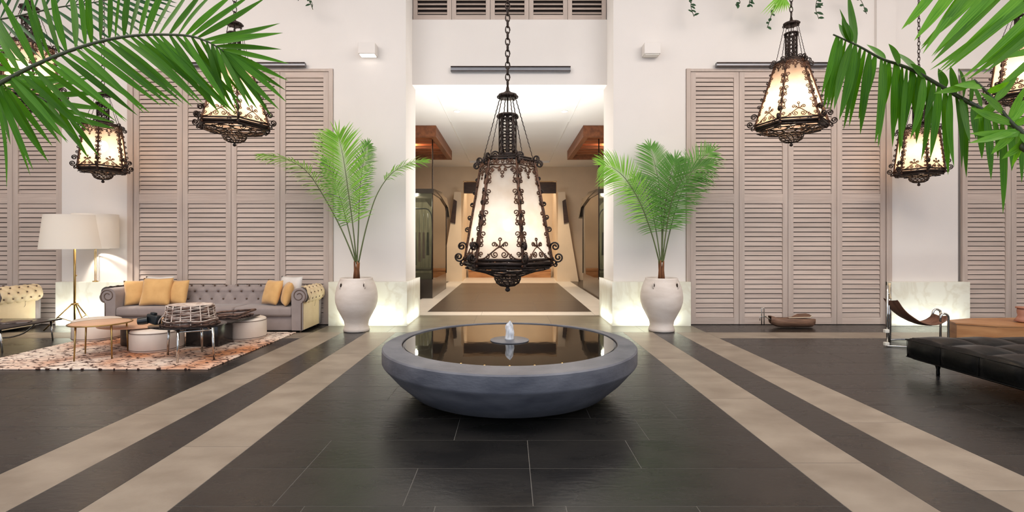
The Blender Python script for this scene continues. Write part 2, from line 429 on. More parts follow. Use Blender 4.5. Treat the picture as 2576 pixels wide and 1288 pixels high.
def bez(p, n=24):
    """Catmull-Rom through points"""
    p = [Vector(q) for q in p]; out = []
    m = len(p)
    for i in range(m-1):
        p0 = p[max(i-1, 0)]; p1 = p[i]; p2 = p[i+1]; p3 = p[min(i+2, m-1)]
        k = max(2, n//(m-1))
        for j in range(k):
            t = j/k
            out.append(.5*((2*p1)+(-p0+p2)*t+(2*p0-5*p1+4*p2-p3)*t*t+(-p0+3*p1-3*p2+p3)*t**3))
    out.append(p[-1])
    return out

# ------------------------------------------------------------------ floor
floor = struct('floor', MB().box(-10, 10, -2, 8.9, -.12, -.0012), 'grout')
floor_p = struct('floor', MB().box(-4, 4, 8.9, 21.6, -.12, -.0012), 'grout')
TM = {}
def tile(x0, x1, y0, y1, m, par):
    g = .0022
    key = (round(x1-x0, 3), round(y1-y0, 3), m)
    if key not in TM:
        hx, hy = (x1-x0)/2-g, (y1-y0)/2-g
        TM[key] = MB().box(-hx, hx, -hy, hy, -.02, 0).mesh('tile', m)
    o = inst('tile', TM[key], par, Vector(((x0+x1)/2, (y0+y1)/2, 0))-WORLD[par])
def row(x0, x1, y0, y1, m, par, ln):
    x = x0; first = True
    while x < x1-.01:
        L_ = rnd.choice(ln)
        if first: L_ *= rnd.choice((.5, .75, 1)); first = False
        e = x+L_
        if x1-e < .4: e = x1
        tile(x, e, y0, y1, m, par); x = e
ys = [1.36+.455*i for i in range(15)]; ys[-1] = 7.6; ys.append(8.04)
for a, b in zip(ys[:-1], ys[1:]):
    row(-1.85, 1.85, a, b, 'tile_dark', floor, (.72, 1.08, 1.44))
for s in (-1, 1):
    for (xa, xb, m) in ((1.85, 2.33, 'tile_beige'), (2.33, 2.72, 'tile_dark'), (2.72, 3.2, 'tile_beige')):
        y = .9+rnd.random()*.6
        while y < 8.0:
            e = y+rnd.choice((1.1, 1.35, 1.6))
            if 8.04-e < .5: e = 8.04
            x0, x1 = sorted((xa*s, xb*s)); tile(x0, x1, y, e, m, floor); y = e
    yo = [1.3+.52*i for i in range(12)]+[7.535]
    for a, b in zip(yo[:-1], yo[1:]):
        x0, x1 = sorted((3.2*s, 10*s)); row(x0, x1, a, b, 'tile_dark', floor, (1.4, 1.75, 2.0))
    x0, x1 = sorted((3.2*s, 10*s))
    row(x0, x1, 7.535, 8.04, 'tile_beige', floor, (1.5, 1.9))
    row(x0, x1, 8.04, 8.8, 'tile_dark', floor, (1.3, 1.6))
row(-3.2, 3.2, 8.04, 8.8, 'tile_apron_lit', floor, (.9, 1.2))  # plinth glow on the floor, put in as this paler stone
row(-1.85, 1.85, 8.8, 9.93, 'tile_apron_lit', floor_p, (1.2, 1.4))
# passage floor: white border with dark stone centre
row(-2.3, 2.3, 9.95, 10.45, 'tile_white', floor_p, (2.3,))
for s in (-1, 1):
    for a, b in ((10.45, 13), (13, 15.5), (15.5, 18)):
        x0, x1 = sorted((1.74*s, 2.3*s)); tile(x0, x1, a, b, 'tile_white', floor_p)
    for a, b in ((9.95, 13), (13, 16), (16, 19.4)):
        x0, x1 = sorted((2.3*s, 3.9*s)); tile(x0, x1, a, b, 'tile_passage', floor_p)
for a, b in ((10.45, 12.3), (12.3, 14.2), (14.2, 16.1), (16.1, 18)):
    row(-1.74, 1.74, a, b, 'tile_passage', floor_p, (1.16, 1.74))
row(-2.3, 2.3, 18, 19.4, 'tile_white', floor_p, (2.3,))
tile(-1.95, 1.95, 19.4, 21.4, 'tile_white', floor_p)

# ------------------------------------------------------------------ room shell
def seg(name, x0, x1, y0, y1, z0, z1, m='plaster'): return struct(name, MB().box(x0, x1, y0, y1, z0, z1), m)
ZC = 7.0
wallb = MB()
for s in (-1, 1):
    for (xa, xb) in ((1.85, 3.14), (6.80, 7.99)):          # piers between the shutters
        x0, x1 = sorted((xa*s, xb*s)); wallb.box(x0, x1, 8.80, 9.70, 0, ZC)
    for (xa, xb) in ((3.14, 6.80), (7.99, 10)):
        x0, x1 = sorted((xa*s, xb*s)); wallb.box(x0, x1, 8.80, 9.70, 4.56, ZC); wallb.box(x0, x1, 8.90, 9.70, 0, 4.56)
struct('wall_back', wallb, 'plaster')
hd = MB().box(-1.85, 1.85, 9.38, 9.70, 4.46, 5.70).box(-1.85, 1.85, 9.46, 9.70, 5.70, ZC)
struct('wall_header', hd, 'plaster')
# shallow pilasters above the outer piers
seg('trim_1', 6.50, 6.84, 8.74, 8.80, 4.56, ZC)
seg('wall_left', -10.1, -10, -2, 9.7, 0, ZC); seg('wall_right', 10, 10.1, -2, 9.7, 0, ZC)
seg('ceiling', -10.1, 10.1, -2, 9.7, ZC, ZC+.1, 'ceiling_white')

# passage shell
seg('wall_passage_left', -4.0, -3.9, 9.7, 19.4, 0, 4.46, 'plaster_warm'); seg('wall_passage_right', 3.9, 4.0, 9.7, 19.4, 0, 4.46, 'plaster_warm')
cp = MB()
cp.box(-4, -1.49, 9.70, 19.5, 4.46, 4.62); cp.box(1.49, 4, 9.70, 19.5, 4.46, 4.62)
cp.box(-1.49, 1.49, 9.70, 10.05, 4.46, 4.62); cp.box(-1.49, 1.49, 18.5, 19.5, 4.46, 4.62)
cp.box(-1.49, 1.49, 10.05, 12.4, 4.50, 4.62); cp.box(-1.49, 1.49, 12.4, 18.5, 4.54, 4.62)
struct('ceiling_passage', cp, 'ceiling_white')
struct('trim_2', MB().box(-1.13, 1.13, 9.93, 9.97, 4.452, 4.462), 'plaster')
# return walls closing the hall back to the passage
bw = MB().box(-4, -1.83, 19.4, 19.7, 0, 4.46).box(1.86, 4, 19.4, 19.7, 0, 4.46).box(-1.83, 1.86, 19.4, 19.7, 3.9, 4.46)
struct('wall_passage_end', bw, 'plaster_warm')
nb = MB().box(-2.6, 2.6, 21.5, 21.6, 0, 4.6).box(-2.1, -1.83, 19.7, 21.5, 0, 4.6).box(1.86, 2.1, 19.7, 21.5, 0, 4.6).box(-2.1, 2.1, 19.7, 21.5, 4.4, 4.5)
struct('wall_niche', nb, 'plaster_warm')
struct('trim_3', MB().box(-1.83, 1.86, 19.75, 19.85, 3.45, 3.9), 'dark_wood')
b = thing('niche_bench', (0, 21.1, 0), 'low brown bench along the back of the lit niche', 'bench')
build('seat', MB().rbox(0, 21.1, .33, 3.5, .6, .1, .02), 'ply_wood', b); build('front_board', MB().box(-1.74, 1.74, 20.85, 20.9, 0, .28), 'ply_wood', b)

# flaring plaster buttresses each side of the niche
for s in (-1, 1):
    o = thing('buttress', (2.2*s, 19.1, 0), 'cream plaster buttress flaring at its foot, %s of the lit niche' % ('left' if s < 0 else 'right'), 'buttress', 'plaster buttresses')
    prof = [(1.80, 0), (1.83, 1.0), (1.84, 3.4), (2.10, 3.4), (2.25, 2.2), (2.45, 1.0), (2.62, 0)]
    build('body', MB().prism([(x*s, z) for x, z in prof], 18.75, 19.38, 'y'), 'plaster_warm', o)
    build('inset_panel', MB().prism([(2.06*s, 2.2), (2.0*s, 3.05), (2.12*s, 3.12), (2.25*s, 2.25)], 18.70, 18.76, 'y'), 'dark_wood', o, label='dark brown slanted panel')

# plinths of pale marble
def plinth(name, x0, x1, y0, y1, label):
    o = build(name, MB().rbox((x0+x1)/2, (y0+y1)/2, .385, x1-x0, y1-y0, .77, .004, 1), 'marble', origin=((x0+x1)/2, (y0+y1)/2, 0))
    return tag(o, label, 'plinth', 'marble plinths around the piers')
for s, side in ((-1, 'left'), (1, 'right')):
    m = MB()
    pl = [(1.80, 8.66), (3.18, 8.66), (3.18, 8.795), (1.845, 8.795), (1.845, 9.72), (1.80, 9.92)]
    m.prism([(x*s, y) for x, y in pl], 0, .77, 'z')
    o = build('marble_plinth', m, 'marble', origin=(2.4*s, 8.7, 0))
    tag(o, 'glowing pale marble plinth behind the %s palm pot, wrapping into the passage' % side, 'plinth', 'marble plinths around the piers')
plinth('marble_plinth', -7.97, -6.65, 8.66, 8.795, 'brightly lit marble plinth behind the brass tripod lamp')
plinth('marble_plinth', 6.70, 8.08, 8.66, 8.795, 'veined marble plinth behind the leather sling chair')

# wall sconces
for s, side in ((-1, 'left'), (1, 'right')):
    p0 = P(901 if s < 0 else 1621, 135, 8.62); p1 = P(944 if s < 0 else 1662, 107, 8.62)
    o = thing('wall_sconce', ((p0.x+p1.x)/2, 8.7, p0.z), 'white plaster box sconce high on the %s pier' % side, 'wall light', 'box sconces on the piers')
    build('housing', MB().rbox((p0.x+p1.x)/2, 8.70, (p0.z+p1.z)/2, p1.x-p0.x, .19, p1.z-p0.z, .006, 1), 'plaster', o)
    build('diffuser', MB().box(p0.x+.02, p1.x-.02, 8.63, 8.77, p0.z-.012, p0.z+.002), 'shade_glow' if s < 0 else 'lamp_shade', o)

# metal channels
def channel(x0, x1, y, z0, z1, label):
    o = thing('metal_channel', ((x0+x1)/2, y, z0), label, 'track', 'grey metal channels')
    build('body', MB().box(x0, x1, y, y+.06, z0, z1), 'steel_rail', o)
    build('lip', MB().box(x0, x1, y-.012, y, z1-.022, z1).box(x0, x1, y-.012, y, z0, z0+.016), 'iron_dark', o)
channel(3.65, 5.62, 8.70, 4.565, 4.64, 'grey metal channel on the wall over the right-hand shutters')
channel(-5.60, -3.61, 8.70, 4.565, 4.64, 'grey metal channel on the wall over the shutters behind the sofa')
channel(-1.11, 1.15, 9.31, 4.69, 4.79, 'grey metal channel on the header wall behind the chandelier chain')

# ------------------------------------------------------------------ shutters
SL = {}
def slat_mesh(wd, ch):
    k = (round(wd, 3), round(ch, 3))
    if k not in SL:
        m = MB(); t = .012; h = ch/2
        pr = [(-t/2, -h), (t/2, -h+.004), (t/2, h), (-t/2, h-.004)]
        SL[k] = m.prism(pr, -wd/2, wd/2, 'x').mesh('slat', 'shutter')
    return SL[k]
def leaf(x0, x1, y, z0, z1, mids, pitch, label, group, st=.095, top=.10, bot=.12, tilt=-.22, n=None):
    cx = (x0+x1)/2
    o = thing('shutter_leaf', (cx, y, z0), label, 'shutter', group)
    g = .004; T = .045
    for a, b_ in ((x0+g, x0+st), (x1-st, x1-g)):
        build('stile', MB().box(a, b_, y, y+T, z0, z1), 'shutter_frame', o, origin=((a+b_)/2, y, (z0+z1)/2))
    for a, b_ in [(z0, z0+bot), (z1-top, z1)]+mids:
        build('rail', MB().box(x0+st, x1-st, y+.002, y+T, a, b_), 'shutter', o, origin=(cx, y, (a+b_)/2))
    build('gap_shade_sheet', MB().box(x0+st, x1-st, y+T+.006, y+T+.014, z0+.01, z1-.01), 'shutter_gap_shade', o)  # dark sheet added behind the slats so their gaps read as shade
    edges = [z0+bot]+[v for m_ in mids for v in m_]+[z1-top]
    for i in range(0, len(edges), 2):
        a, b_ = edges[i], edges[i+1]
        k = max(1, round((b_-a)/(pitch[i//2] if isinstance(pitch, (list, tuple)) else pitch))); pp = (b_-a)/k
        me = slat_mesh(x1-x0-2*st-.006, pp*.93)
        for j in range(k):
            so = inst('slat', me, o, (0, .022, a-z0+pp*(j+.5)), (tilt+rnd.uniform(-.03, .03), 0, 0))
    return o
ord4 = ('first', 'second', 'third', 'fourth')
for i in range(4):
    x0 = 3.22+i*.869
    leaf(x0, x0+.869, 8.79, .01, 4.50, [(2.16, 2.33)], (.083, .076),
         'taupe louvred shutter leaf right of the right-hand palm, %s leaf from that palm' % ord4[i], 'right shutters')
    leaf(-x0-.869, -x0, 8.79, .01, 4.50, [(2.16, 2.33)], (.083, .076),
         'taupe louvred shutter leaf behind the grey sofa, %s leaf from the left palm pot' % ord4[i], 'shutters behind the sofa')
for i in range(2):
    x0 = 8.06+i*.87
    leaf(x0, x0+.87, 8.79, .01, 4.50, [(2.16, 2.33)], (.083, .076),
         'louvred shutter leaf beyond the marble plinth at the far right, %s leaf from that plinth' % ord4[i], 'far right shutters')
    leaf(-x0-.87+.08, -x0+.08, 8.79, .01, 4.50, [(2.16, 2.33)], (.083, .076),
         'louvred shutter leaf left of the tripod lamp, %s leaf from that lamp' % ord4[i], 'far left shutters')
for s in (-1, 1):
    m = MB()
    for a, b_ in ((3.145, 3.215), (6.70, 6.795)):
        x0, x1 = sorted((a*s, b_*s)); m.box(x0, x1, 8.77, 8.85, 0, 4.555)
    x0, x1 = sorted((3.216*s, 6.699*s)); m.box(x0, x1, 8.772, 8.85, 4.505, 4.553)
    struct('trim_%d' % (4 if s < 0 else 5), m, 'shutter_frame')
for i in range(5):
    x0 = -1.84+i*.736
    leaf(x0, x0+.736, 9.40, 5.71, 6.75, [], .083, 'high louvred panel above the chandelier chain, %s panel from the left' % (ord4+('fifth',))[i],
         'louvred panels over the passage', st=.085, bot=.09, tilt=-.8)

# ------------------------------------------------------------------ lanterns
def spiral(cx, cy, r, a0, turns, d=1, n=16, k=.72, end=.22):
    """2D scroll: starts on the outside at angle a0 and winds inwards"""
    out = []
    for i in range(n+1):
        t = i/n; rr = r*(1-(1-end)*t**k) if k else r
        a = a0+d*2*PI*turns*t
        out.append((cx+rr*math.cos(a), cy+rr*math.sin(a)))
    return out
def lantern_meshes(T):
    """dict of part name -> list of (mesh, smooth). local coordinates, z=0 at the bottom ring of the glass body"""
    rb, rt, Hb = T['rb'], T['rt'], T['hb']; q = T['tube']; N6 = 6
    def vert(r, k, z, off=0): a = T['a0']+k*PI/3; return Vector(((r+off)*math.cos(a), (r+off)*math.sin(a), z))
    parts = []
    # glass panels (six)
    for k in range(6):
        a, b, c, d = vert(rb*.985, k, 0), vert(rb*.985, k+1, 0), vert(rt*.98, k+1, Hb), vert(rt*.98, k, Hb)
        nrm = (b-a).cross(d-a).normalized()
        vs = []; fs = []; nu, nv = 4, 6
        for i in range(nv+1):
            for j in range(nu+1):
                u = j/nu; v = i/nv
                p = (a.lerp(b, u)).lerp(d.lerp(c, u), v)
                vs.append(p + nrm*.0*math.sin(PI*u)*(1 if nrm.dot(p) > 0 else -1)*0.6)
        for i in range(nv):
            for j in range(nu): fs.append((i*(nu+1)+j, i*(nu+1)+j+1, (i+1)*(nu+1)+j+1, (i+1)*(nu+1)+j))
        parts.append(('glass_panel', MB().add(vs, fs), T['glass'], True))
    # ribs
    for k in range(6):
        m = MB(); m.tube([vert(rb, k, -.03), vert(rb, k, 0), vert(rt, k, Hb), vert(rt*.98, k, Hb+.01)], [q*1.6, q*1.9, q*1.7, q*1.2], 6)
        m.tube([vert(rb, k, -.02, q*1.4), vert(rt, k, Hb, q*1.4)], q*.9, 5)
        m.sphere(vert(rb, k, -.05, 0), q*2.4, 8, 5)
        parts.append(('rib', m, 'iron', True))
    # hex rings
    m = MB()
    for (r, z, t) in ((rb*1.0, 0, q*1.6), (rb*1.015, -.035, q*1.9), (rb*.97, -.07, q*1.2)):
        m.tube([vert(r, k, z) for k in range(6)], t, 6, closed=True)
    # sloping skirt band below the glass
    vs = [vert(rb*1.02, k, -.03) for k in range(6)]+[vert(rb*.93, k, -.085) for k in range(6)]
    m.add(vs, [(k, (k+1) % 6, 6+(k+1) % 6, 6+k) for k in range(6)])
    parts.append(('bottom_ring', m, 'iron_dark', True))
    m = MB(); m.tube([vert(rt*1.01, k, Hb) for k in range(6)], q*1.7, 6, closed=True)
    m.tube([vert(rt*.9, k, Hb+.03) for k in range(6)], q, 6, closed=True)
    parts.append(('top_ring', m, 'iron_dark', True))
    # panel scrollwork
    for k in range(6):
        a, b, c, d = vert(rb, k, 0), vert(rb, k+1, 0), vert(rt, k+1, Hb), vert(rt, k, Hb)
        mid = (a+b)/2; top = (c+d)/2; X = (b-a).normalized(); Y = (top-mid); S = Y.length; Y.normalize(); Nn = X.cross(Y)
        if Nn.dot(mid) < 0: Nn = -Nn
        W = (b-a).length/2; Wt = (c-d).length/2
        def mp(pts, o=.010): return [mid+X*p[0]+Y*p[1]+Nn*o for p in pts]
        def wid(y): return W+(Wt-W)*y/S
        m = MB(); t = q*.80
        def st(pts, tt=t, nn=12): m.tube(mp(pts), tt, 4)
        for s in (-1, 1):
            # bell curve from the corner to the crown with an outward curl
            pth = [(s*.92*W, .03*W), (s*.66*W, .07*W), (s*.42*W, .25*W), (s*.12*W, .50*W), (-s*.06*W, .58*W), (-s*.13*W, .68*W)]
            st([tuple(v)[:2] for v in bez([(x, y, 0) for x, y in pth], 20)])
            st(spiral(s*.26*W, .66*W, .13*W, PI*(1.25 if s > 0 else -.25), 1.35, -s, 14))
            st(spiral(s*.20*W, .24*W, .17*W, PI/2-s*1.2, 1.4, -s, 16))
            st(spiral(s*.52*W, .14*W, .11*W, PI/2, 1.2, s, 12))
            st(spiral(s*.80*W, .26*W, .12*W, -PI/2, 1.3, s, 12))
            # curls climbing beside the ribs
            ny = max(4, int(S/(.50*W)))
            for i in range(ny):
                y = .42*W+(S-.75*W)*(i+.5)/ny; r = .15*W*(1 if i % 2 else .85)
                x = s*(wid(y)-r-.02*W)
                st(spiral(x, y, r, -PI/2 if i % 2 else PI/2, 1.3, (s if i % 2 else -s), 12))
                if i % 2 == 0:
                    y2 = y+(S-.75*W)/ny*.5
                    st([(s*(wid(y)-.02*W), y-r), (s*(wid(y)-.20*W), y+.4*r+.02), (s*(wid(y2)-.13*W), y2+.05*W), (s*(wid(y2)-.01*W), y2+.15*W)])
            # frieze under the top ring
            st(spiral(s*.36*Wt, S-.24*Wt, .20*Wt, PI/2, 1.4, -s, 14))
            st(spiral(s*.74*Wt, S-.30*Wt, .20*Wt, PI/2, 1.3, s, 14))
            st([tuple(v)[:2] for v in bez([(s*wid(S-.8*Wt)*.97, S-.95*Wt, 0), (s*.75*Wt, S-.62*Wt, 0), (s*.40*Wt, S-.72*Wt, 0), (s*.14*Wt, S-.58*Wt, 0), (0, S-.42*Wt, 0)], 12)])
            st(spiral(s*.24*Wt, S-.86*Wt, .14*Wt, PI/2, 1.3, s, 12))
            st(spiral(s*.68*Wt, S-.86*Wt, .13*Wt, PI/2, 1.3, -s, 12))
        def ring(cx, cy, r, n=10): m.tube(mp([(cx+r*math.cos(2*PI*i/n), cy+r*math.sin(2*PI*i/n)) for i in range(n)]), t, 4, closed=True)
        ring(0, .88*W, .06*W); st([(0, .56*W), (0, .82*W)]); ring(0, S-.24*Wt, .10*Wt); ring(0, S-1.06*Wt, .11*Wt); ring(0, S-1.34*Wt, .08*Wt, 8)
        st([(-.95*Wt, S-.47*Wt), (.95*Wt, S-.47*Wt)])
        parts.append(('panel_scrollwork', m, 'iron', True))
    # corner brackets with the big scrolls, in the radial plane of each rib
    for k in range(6):
        a = T['a0']+k*PI/3; R_ = Vector((math.cos(a), math.sin(a), 0)); tn = Vector((-math.sin(a), math.cos(a), 0))
        m = MB(); g = T['curl']
        def rad(y): return rb+(rt-rb)*y/Hb
        def mpr(pts, o=0): return [R_*p[0]+Vector((0, 0, p[1]))+tn*o for p in pts]
        for o in (-q*.9, q*.9):
            m.tube(mpr(spiral(rb+g*1.15, g*.35, g, PI, 1.7, 1, 22, end=.18), o), q*1.0, 5)
            m.tube(mpr(spiral(rad(g*2.2)+g*1.0, g*2.2, g*.92, PI*1.1, 1.6, -1, 20, end=.18), o), q*1.0, 5)
        m.tube(mpr(spiral(rb+g*.6, -g*.95, g*.42, PI/2, 1.3, -1, 12)), q*.9, 5)
        ys_ = [Hb*(.30+.13*i) for i in range(5)]
        for i, y in enumerate(ys_):
            r_ = g*(.55-.05*i)
            m.tube(mpr(spiral(rad(y)+r_*.9, y, r_, PI*1.1 if i % 2 else PI*.9, 1.4, (1 if i % 2 else -1), 14)), q*.75, 4)
        m.tube(mpr(spiral(rt+g*.95, Hb-g*.55, g*.75, PI*.9, 1.6, -1, 18)), q*1.0, 5)
        m.tube(mpr(spiral(rt+g*.35, Hb+g*.45, g*.72, -PI*.6, 1.5, 1, 18)), q*1.0, 5)
        parts.append(('corner_scroll', m, 'iron_dark', True))
    # openwork bowl under the body
    rc, zc, hc = T['rc'], T['zc'], T['hc']
    m = MB(); nm = 18
    bp = [(rb*.95, -.085), (rb*.80, zc*.45-.03), (rb*.55, zc*.78), (rc*1.08, zc)]
    prof = [Vector((r, 0, z)) for r, z in bp]; pp = bez(prof, 9)
    for kk in range(nm):
        a = T['a0']+2*PI*kk/nm
        m.tube([(p.x*math.cos(a+.25*math.sin(i*1.1)*(1 if kk % 2 else -1)), p.x*math.sin(a+.25*math.sin(i*1.1)*(1 if kk % 2 else -1)), p.z) for i, p in enumerate(pp)], q*1.05, 4)
    for (r, z) in ((rb*.80, zc*.45-.03), (rb*.55, zc*.78)):
        m.tube([(r*math.cos(2*PI*i/30), r*math.sin(2*PI*i/30), z) for i in range(30)], q*.8, 4, closed=True)
        n_ = 12
        for i in range(n_):
            a = 2*PI*i/n_; rr = r*.16
            C_ = Vector((r*1.06*math.cos(a), r*1.06*math.sin(a), z+rr*.9)); tx = Vector((-math.sin(a), math.cos(a), 0)); ty = Vector((math.cos(a)*.6, math.sin(a)*.6, .8))
            m.tube([C_+tx*x+ty*y for x, y in spiral(0, 0, rr, 0, 1.3, 1 if i % 2 else -1, 10)], q*.75, 4)
    parts.append(('openwork_bowl', m, 'iron_dark', True))
    m = MB()
    cpf = [(rc, zc), (rc*1.0, zc-hc*.30), (rc*.86, zc-hc*.66), (rc*.55, zc-hc*.92), (rc*.12, zc-hc)]
    for z, r in ((zc, rc*1.05), (zc-hc*.22, rc), (zc-hc*.5, rc*.9), (zc-hc*.78, rc*.64)):
        m.tube([(r*math.cos(2*PI*i/20), r*math.sin(2*PI*i/20), z) for i in range(20)], q*.95, 5, closed=True)
    for kk in range(14):
        a = 2*PI*kk/14; m.tube([(r*math.cos(a+.2*i), r*math.sin(a+.2*i), z) for i, (r, z) in enumerate(cpf)], q*.8, 4)
    parts.append(('lower_cup', m, 'iron_dark', True))
    zf = zc-hc
    parts.append(('finial', MB().lathe([(.004, zf-.055), (q*2.6, zf-.045), (q*3.2, zf-.03), (q*1.6, zf-.012), (q*3.8, zf), (q*3, zf+.015)], 10), 'iron_dark', True))
    # tower
    h1, h2, r1 = T['t0'], T['t1'], T['tr']
    m = MB()
    for k in range(8):
        a = 2*PI*k/8
        m.tube([((r1*1.05+(rt*.9-r1)*max(0, 1-i/2.)**2)*math.cos(a), (r1*1.05+(rt*.9-r1)*max(0, 1-i/2.)**2)*math.sin(a), z) for i, z in enumerate((Hb+.02, Hb+.05, h1, (h1+h2)/2, h2))], q*.9, 4)
        nr = max(3, int((h2-h1)/(r1*.75)))
        for i in range(nr):
            z = h1+(h2-h1)*(i+.5)/nr; aa = a+PI/8; rr = r1*.32
            C_ = Vector((r1*math.cos(aa), r1*math.sin(aa), z)); tx = Vector((-math.sin(aa), math.cos(aa), 0))
            m.tube([C_+tx*rr*math.cos(2*PI*j/8)+Vector((0, 0, rr*1.25*math.sin(2*PI*j/8))) for j in range(8)], q*.75, 4, closed=True)
    for z, r in ((h1, r1*1.12), ((h1+h2)/2, r1*1.06), (h2, r1*1.05)):
        m.tube([(r*math.cos(2*PI*i/16), r*math.sin(2*PI*i/16), z) for i in range(16)], q, 5, closed=True)
    parts.append(('tower', m, 'iron_dark', True))
    m = MB()
    for k in range(6):   # base leaves and crown curls of the tower
        a = T['a0']+k*PI/3+.3; R_ = Vector((math.cos(a), math.sin(a), 0))
        g = T['curl']
        m.tube([R_*p[0]+Vector((0, 0, p[1])) for p in spiral(r1*1.1+g*.75, h1-g*.1, g*.75, PI*.9, 1.5, -1, 16)], q*.95, 5)
        m.tube([R_*p[0]+Vector((0, 0, p[1])) for p in spiral(r1*.95+g*.25, h2, g*.42, PI, 1.5, -1, 14)], q*.9, 5)
    m.lathe([(r1*.8, h1-.03), (r1*1.3, h1-.015), (r1*1.2, h1+.01)], 12)
    m.tube([(r1*1.2*math.cos(2*PI*i/14), r1*1.2*math.sin(2*PI*i/14), h2+.012) for i in range(14)], q*1.5, 5, closed=True)
    parts.append(('tower_scrolls', m, 'iron_dark', True))
    # canopy
    hc2, rcn = T['hcan'], T['rcan']
    m = MB().lathe([(rcn*.9, hc2-.045), (rcn*1.02, hc2-.03), (rcn, hc2-.01), (rcn*.5, hc2+.005), (rcn*.2, hc2+.03), (rcn*.14, hc2+.07)], 18)
    for k in range(8):
        a = 2*PI*k/8; R_ = Vector((math.cos(a), math.sin(a), 0))
        m.tube([R_*p[0]+Vector((0, 0, p[1])) for p in spiral(rcn*.95, hc2-.03, rcn*.24, PI, 1.3, 1, 10)], q*.8, 4)
    parts.append(('canopy', m, 'iron_dark', True))
    for k in range(6):
        a0_ = T['a0']+k*PI/3
        A = Vector((rcn*.85*math.cos(a0_), rcn*.85*math.sin(a0_), hc2-.04)); B_ = Vector((rt*.98*math.cos(a0_), rt*.98*math.sin(a0_), Hb+.01))
        m = MB(); L_ = (B_-A).length; n_ = int(L_/(.022)); dr = (B_-A).normalized(); sx = dr.cross(Vector((-math.sin(a0_), math.cos(a0_), 0))).normalized(); sy = dr.cross(sx)
        m.tube([A.lerp(B_, i/(n_*2))+(sx*math.cos(i*1.6)+sy*math.sin(i*1.6))*.0022 for i in range(n_*2+1)], q*.55, 4)
        parts.append(('hanging_rod', m, 'iron_dark', True))
    m = MB().tube([(0, 0, h2), (0, 0, hc2)], q*.8, 6)
    parts.append(('centre_rod', m, 'iron_dark', True))
    # chain to the ceiling
    m = MB(); z = hc2+.07; k = 0; ll = T['link']
    while z < T['ceil']:
        rx = ll*.28; hh = ll*.5
        pts = [(rx*math.cos(2*PI*j/10), hh*math.sin(2*PI*j/10)) for j in range(10)]
        m.tube([((x if k % 2 else x*.25), (x*.25 if k % 2 else x), z+hh*.9+y) for x, y in pts], q*.85, 4, closed=True)
        z += ll*.78; k += 1
    parts.append(('chain', m, 'iron_dark', True))
    # bulb and socket
    m = MB().sphere((0, 0, Hb*T['bz']), T['br'], 14, 8, (1, 1, 1.25)); parts.append(('bulb', m, T['bulb'], True))
    m = MB().tube([(0, 0, Hb*T['bz']+T['br']*1.1), (0, 0, Hb+.04)], .014, 8); parts.append(('bulb_socket', m, 'iron_dark', True))
    res = []
    for nm_, mb_, mt_, sm_ in parts:
        me = mb_.mesh(nm_, mt_, sm_)
        if nm_ == 'glass_panel': pass
        res.append((nm_, me))
    return res
LT = {
 'A': dict(rb=.435, rt=.262, hb=.955, a0=math.radians(-11), tube=.0085, glass='lantern_glass_main', curl=.056, rc=.128, zc=-.165, hc=.105, t0=1.03, t1=1.40, tr=.078, hcan=1.63, rcan=.092, link=.075, ceil=7-1.295, bz=.35, br=.05, bulb='bulb_dim'),
 'B': dict(rb=.455, rt=.195, hb=.84, a0=math.radians(-16), tube=.0075, glass='lantern_glass', curl=.055, rc=.15, zc=-.15, hc=.11, t0=.90, t1=1.23, tr=.07, hcan=1.40, rcan=.10, link=.09, ceil=7-3.10, bz=.42, br=.07, bulb='bulb'),
 'C': dict(rb=.325, rt=.25, hb=.66, a0=math.radians(-8), tube=.0075, glass='lantern_glass', curl=.05, rc=.13, zc=-.11, hc=.09, t0=.74, t1=1.02, tr=.075, hcan=1.20, rcan=.10, link=.08, ceil=7-2.68, bz=.52, br=.07, bulb='bulb'),
}
LM = {k: lantern_meshes(v) for k, v in LT.items()}
def lantern(kind, loc, rz, label, power, col=(1, .76, .5)):
    o = thing('hanging_lantern', loc, label, 'lantern', 'wrought iron lanterns', rz)
    for nm_, me in LM[kind]:
        if nm_ == 'chain' and abs(loc[2]+LT[kind]['ceil']-7) > .05:
            me = me.copy()
            # rescale chain so that it meets the ceiling
            z0 = LT[kind]['hcan']+.07; s_ = (7-loc[2]-z0)/(LT[kind]['ceil']-z0)
            for v in me.vertices: v.co.z = z0+(v.co.z-z0)*s_
        io = inst(nm_, me, o, (0, 0, 0))
        if nm_ in ('panel_scrollwork', 'corner_scroll', 'tower_scrolls', 'openwork_bowl', 'lower_cup', 'tower', 'chain'): io['kind'] = 'stuff'
    T = LT[kind]
    lamp('lantern_light', 'POINT', (loc[0], loc[1], loc[2]+T['hb']*T['bz']-T['br']*2.2), power, col, .05)
    return o
pA = P(1277, 650, 4.87)
lantern('A', (pA.x, 4.87, 1.295), 0, 'very large wrought iron lantern hanging over the round stone fountain', 6.5, (1, .86, .72))
lantern('B', (-3.80, 6.82, 3.10), .35, 'flared iron lantern half covered by the palm frond, above the grey sofa', 26)
lantern('B', (3.89, 6.82, 3.10), 0, 'flared glowing iron lantern hanging in front of the shutters right of the right palm', 26)
lantern('C', (-6.59, 8.0, 2.68), .1, 'small glowing iron lantern hanging above the brass tripod lamp', 12)
lantern('C', (6.63, 8.0, 2.63), .3, 'small glowing iron lantern above the sling chair, partly behind the drooping palm frond', 12)
lantern('C', (-6.42, 6.6, 3.42), .5, 'lantern almost hidden behind the palm fronds in the top left corner', 12)
lantern('C', (6.86, 6.6, 3.45), .2, 'lantern cut off by the top right corner, behind bright palm leaflets', 12)

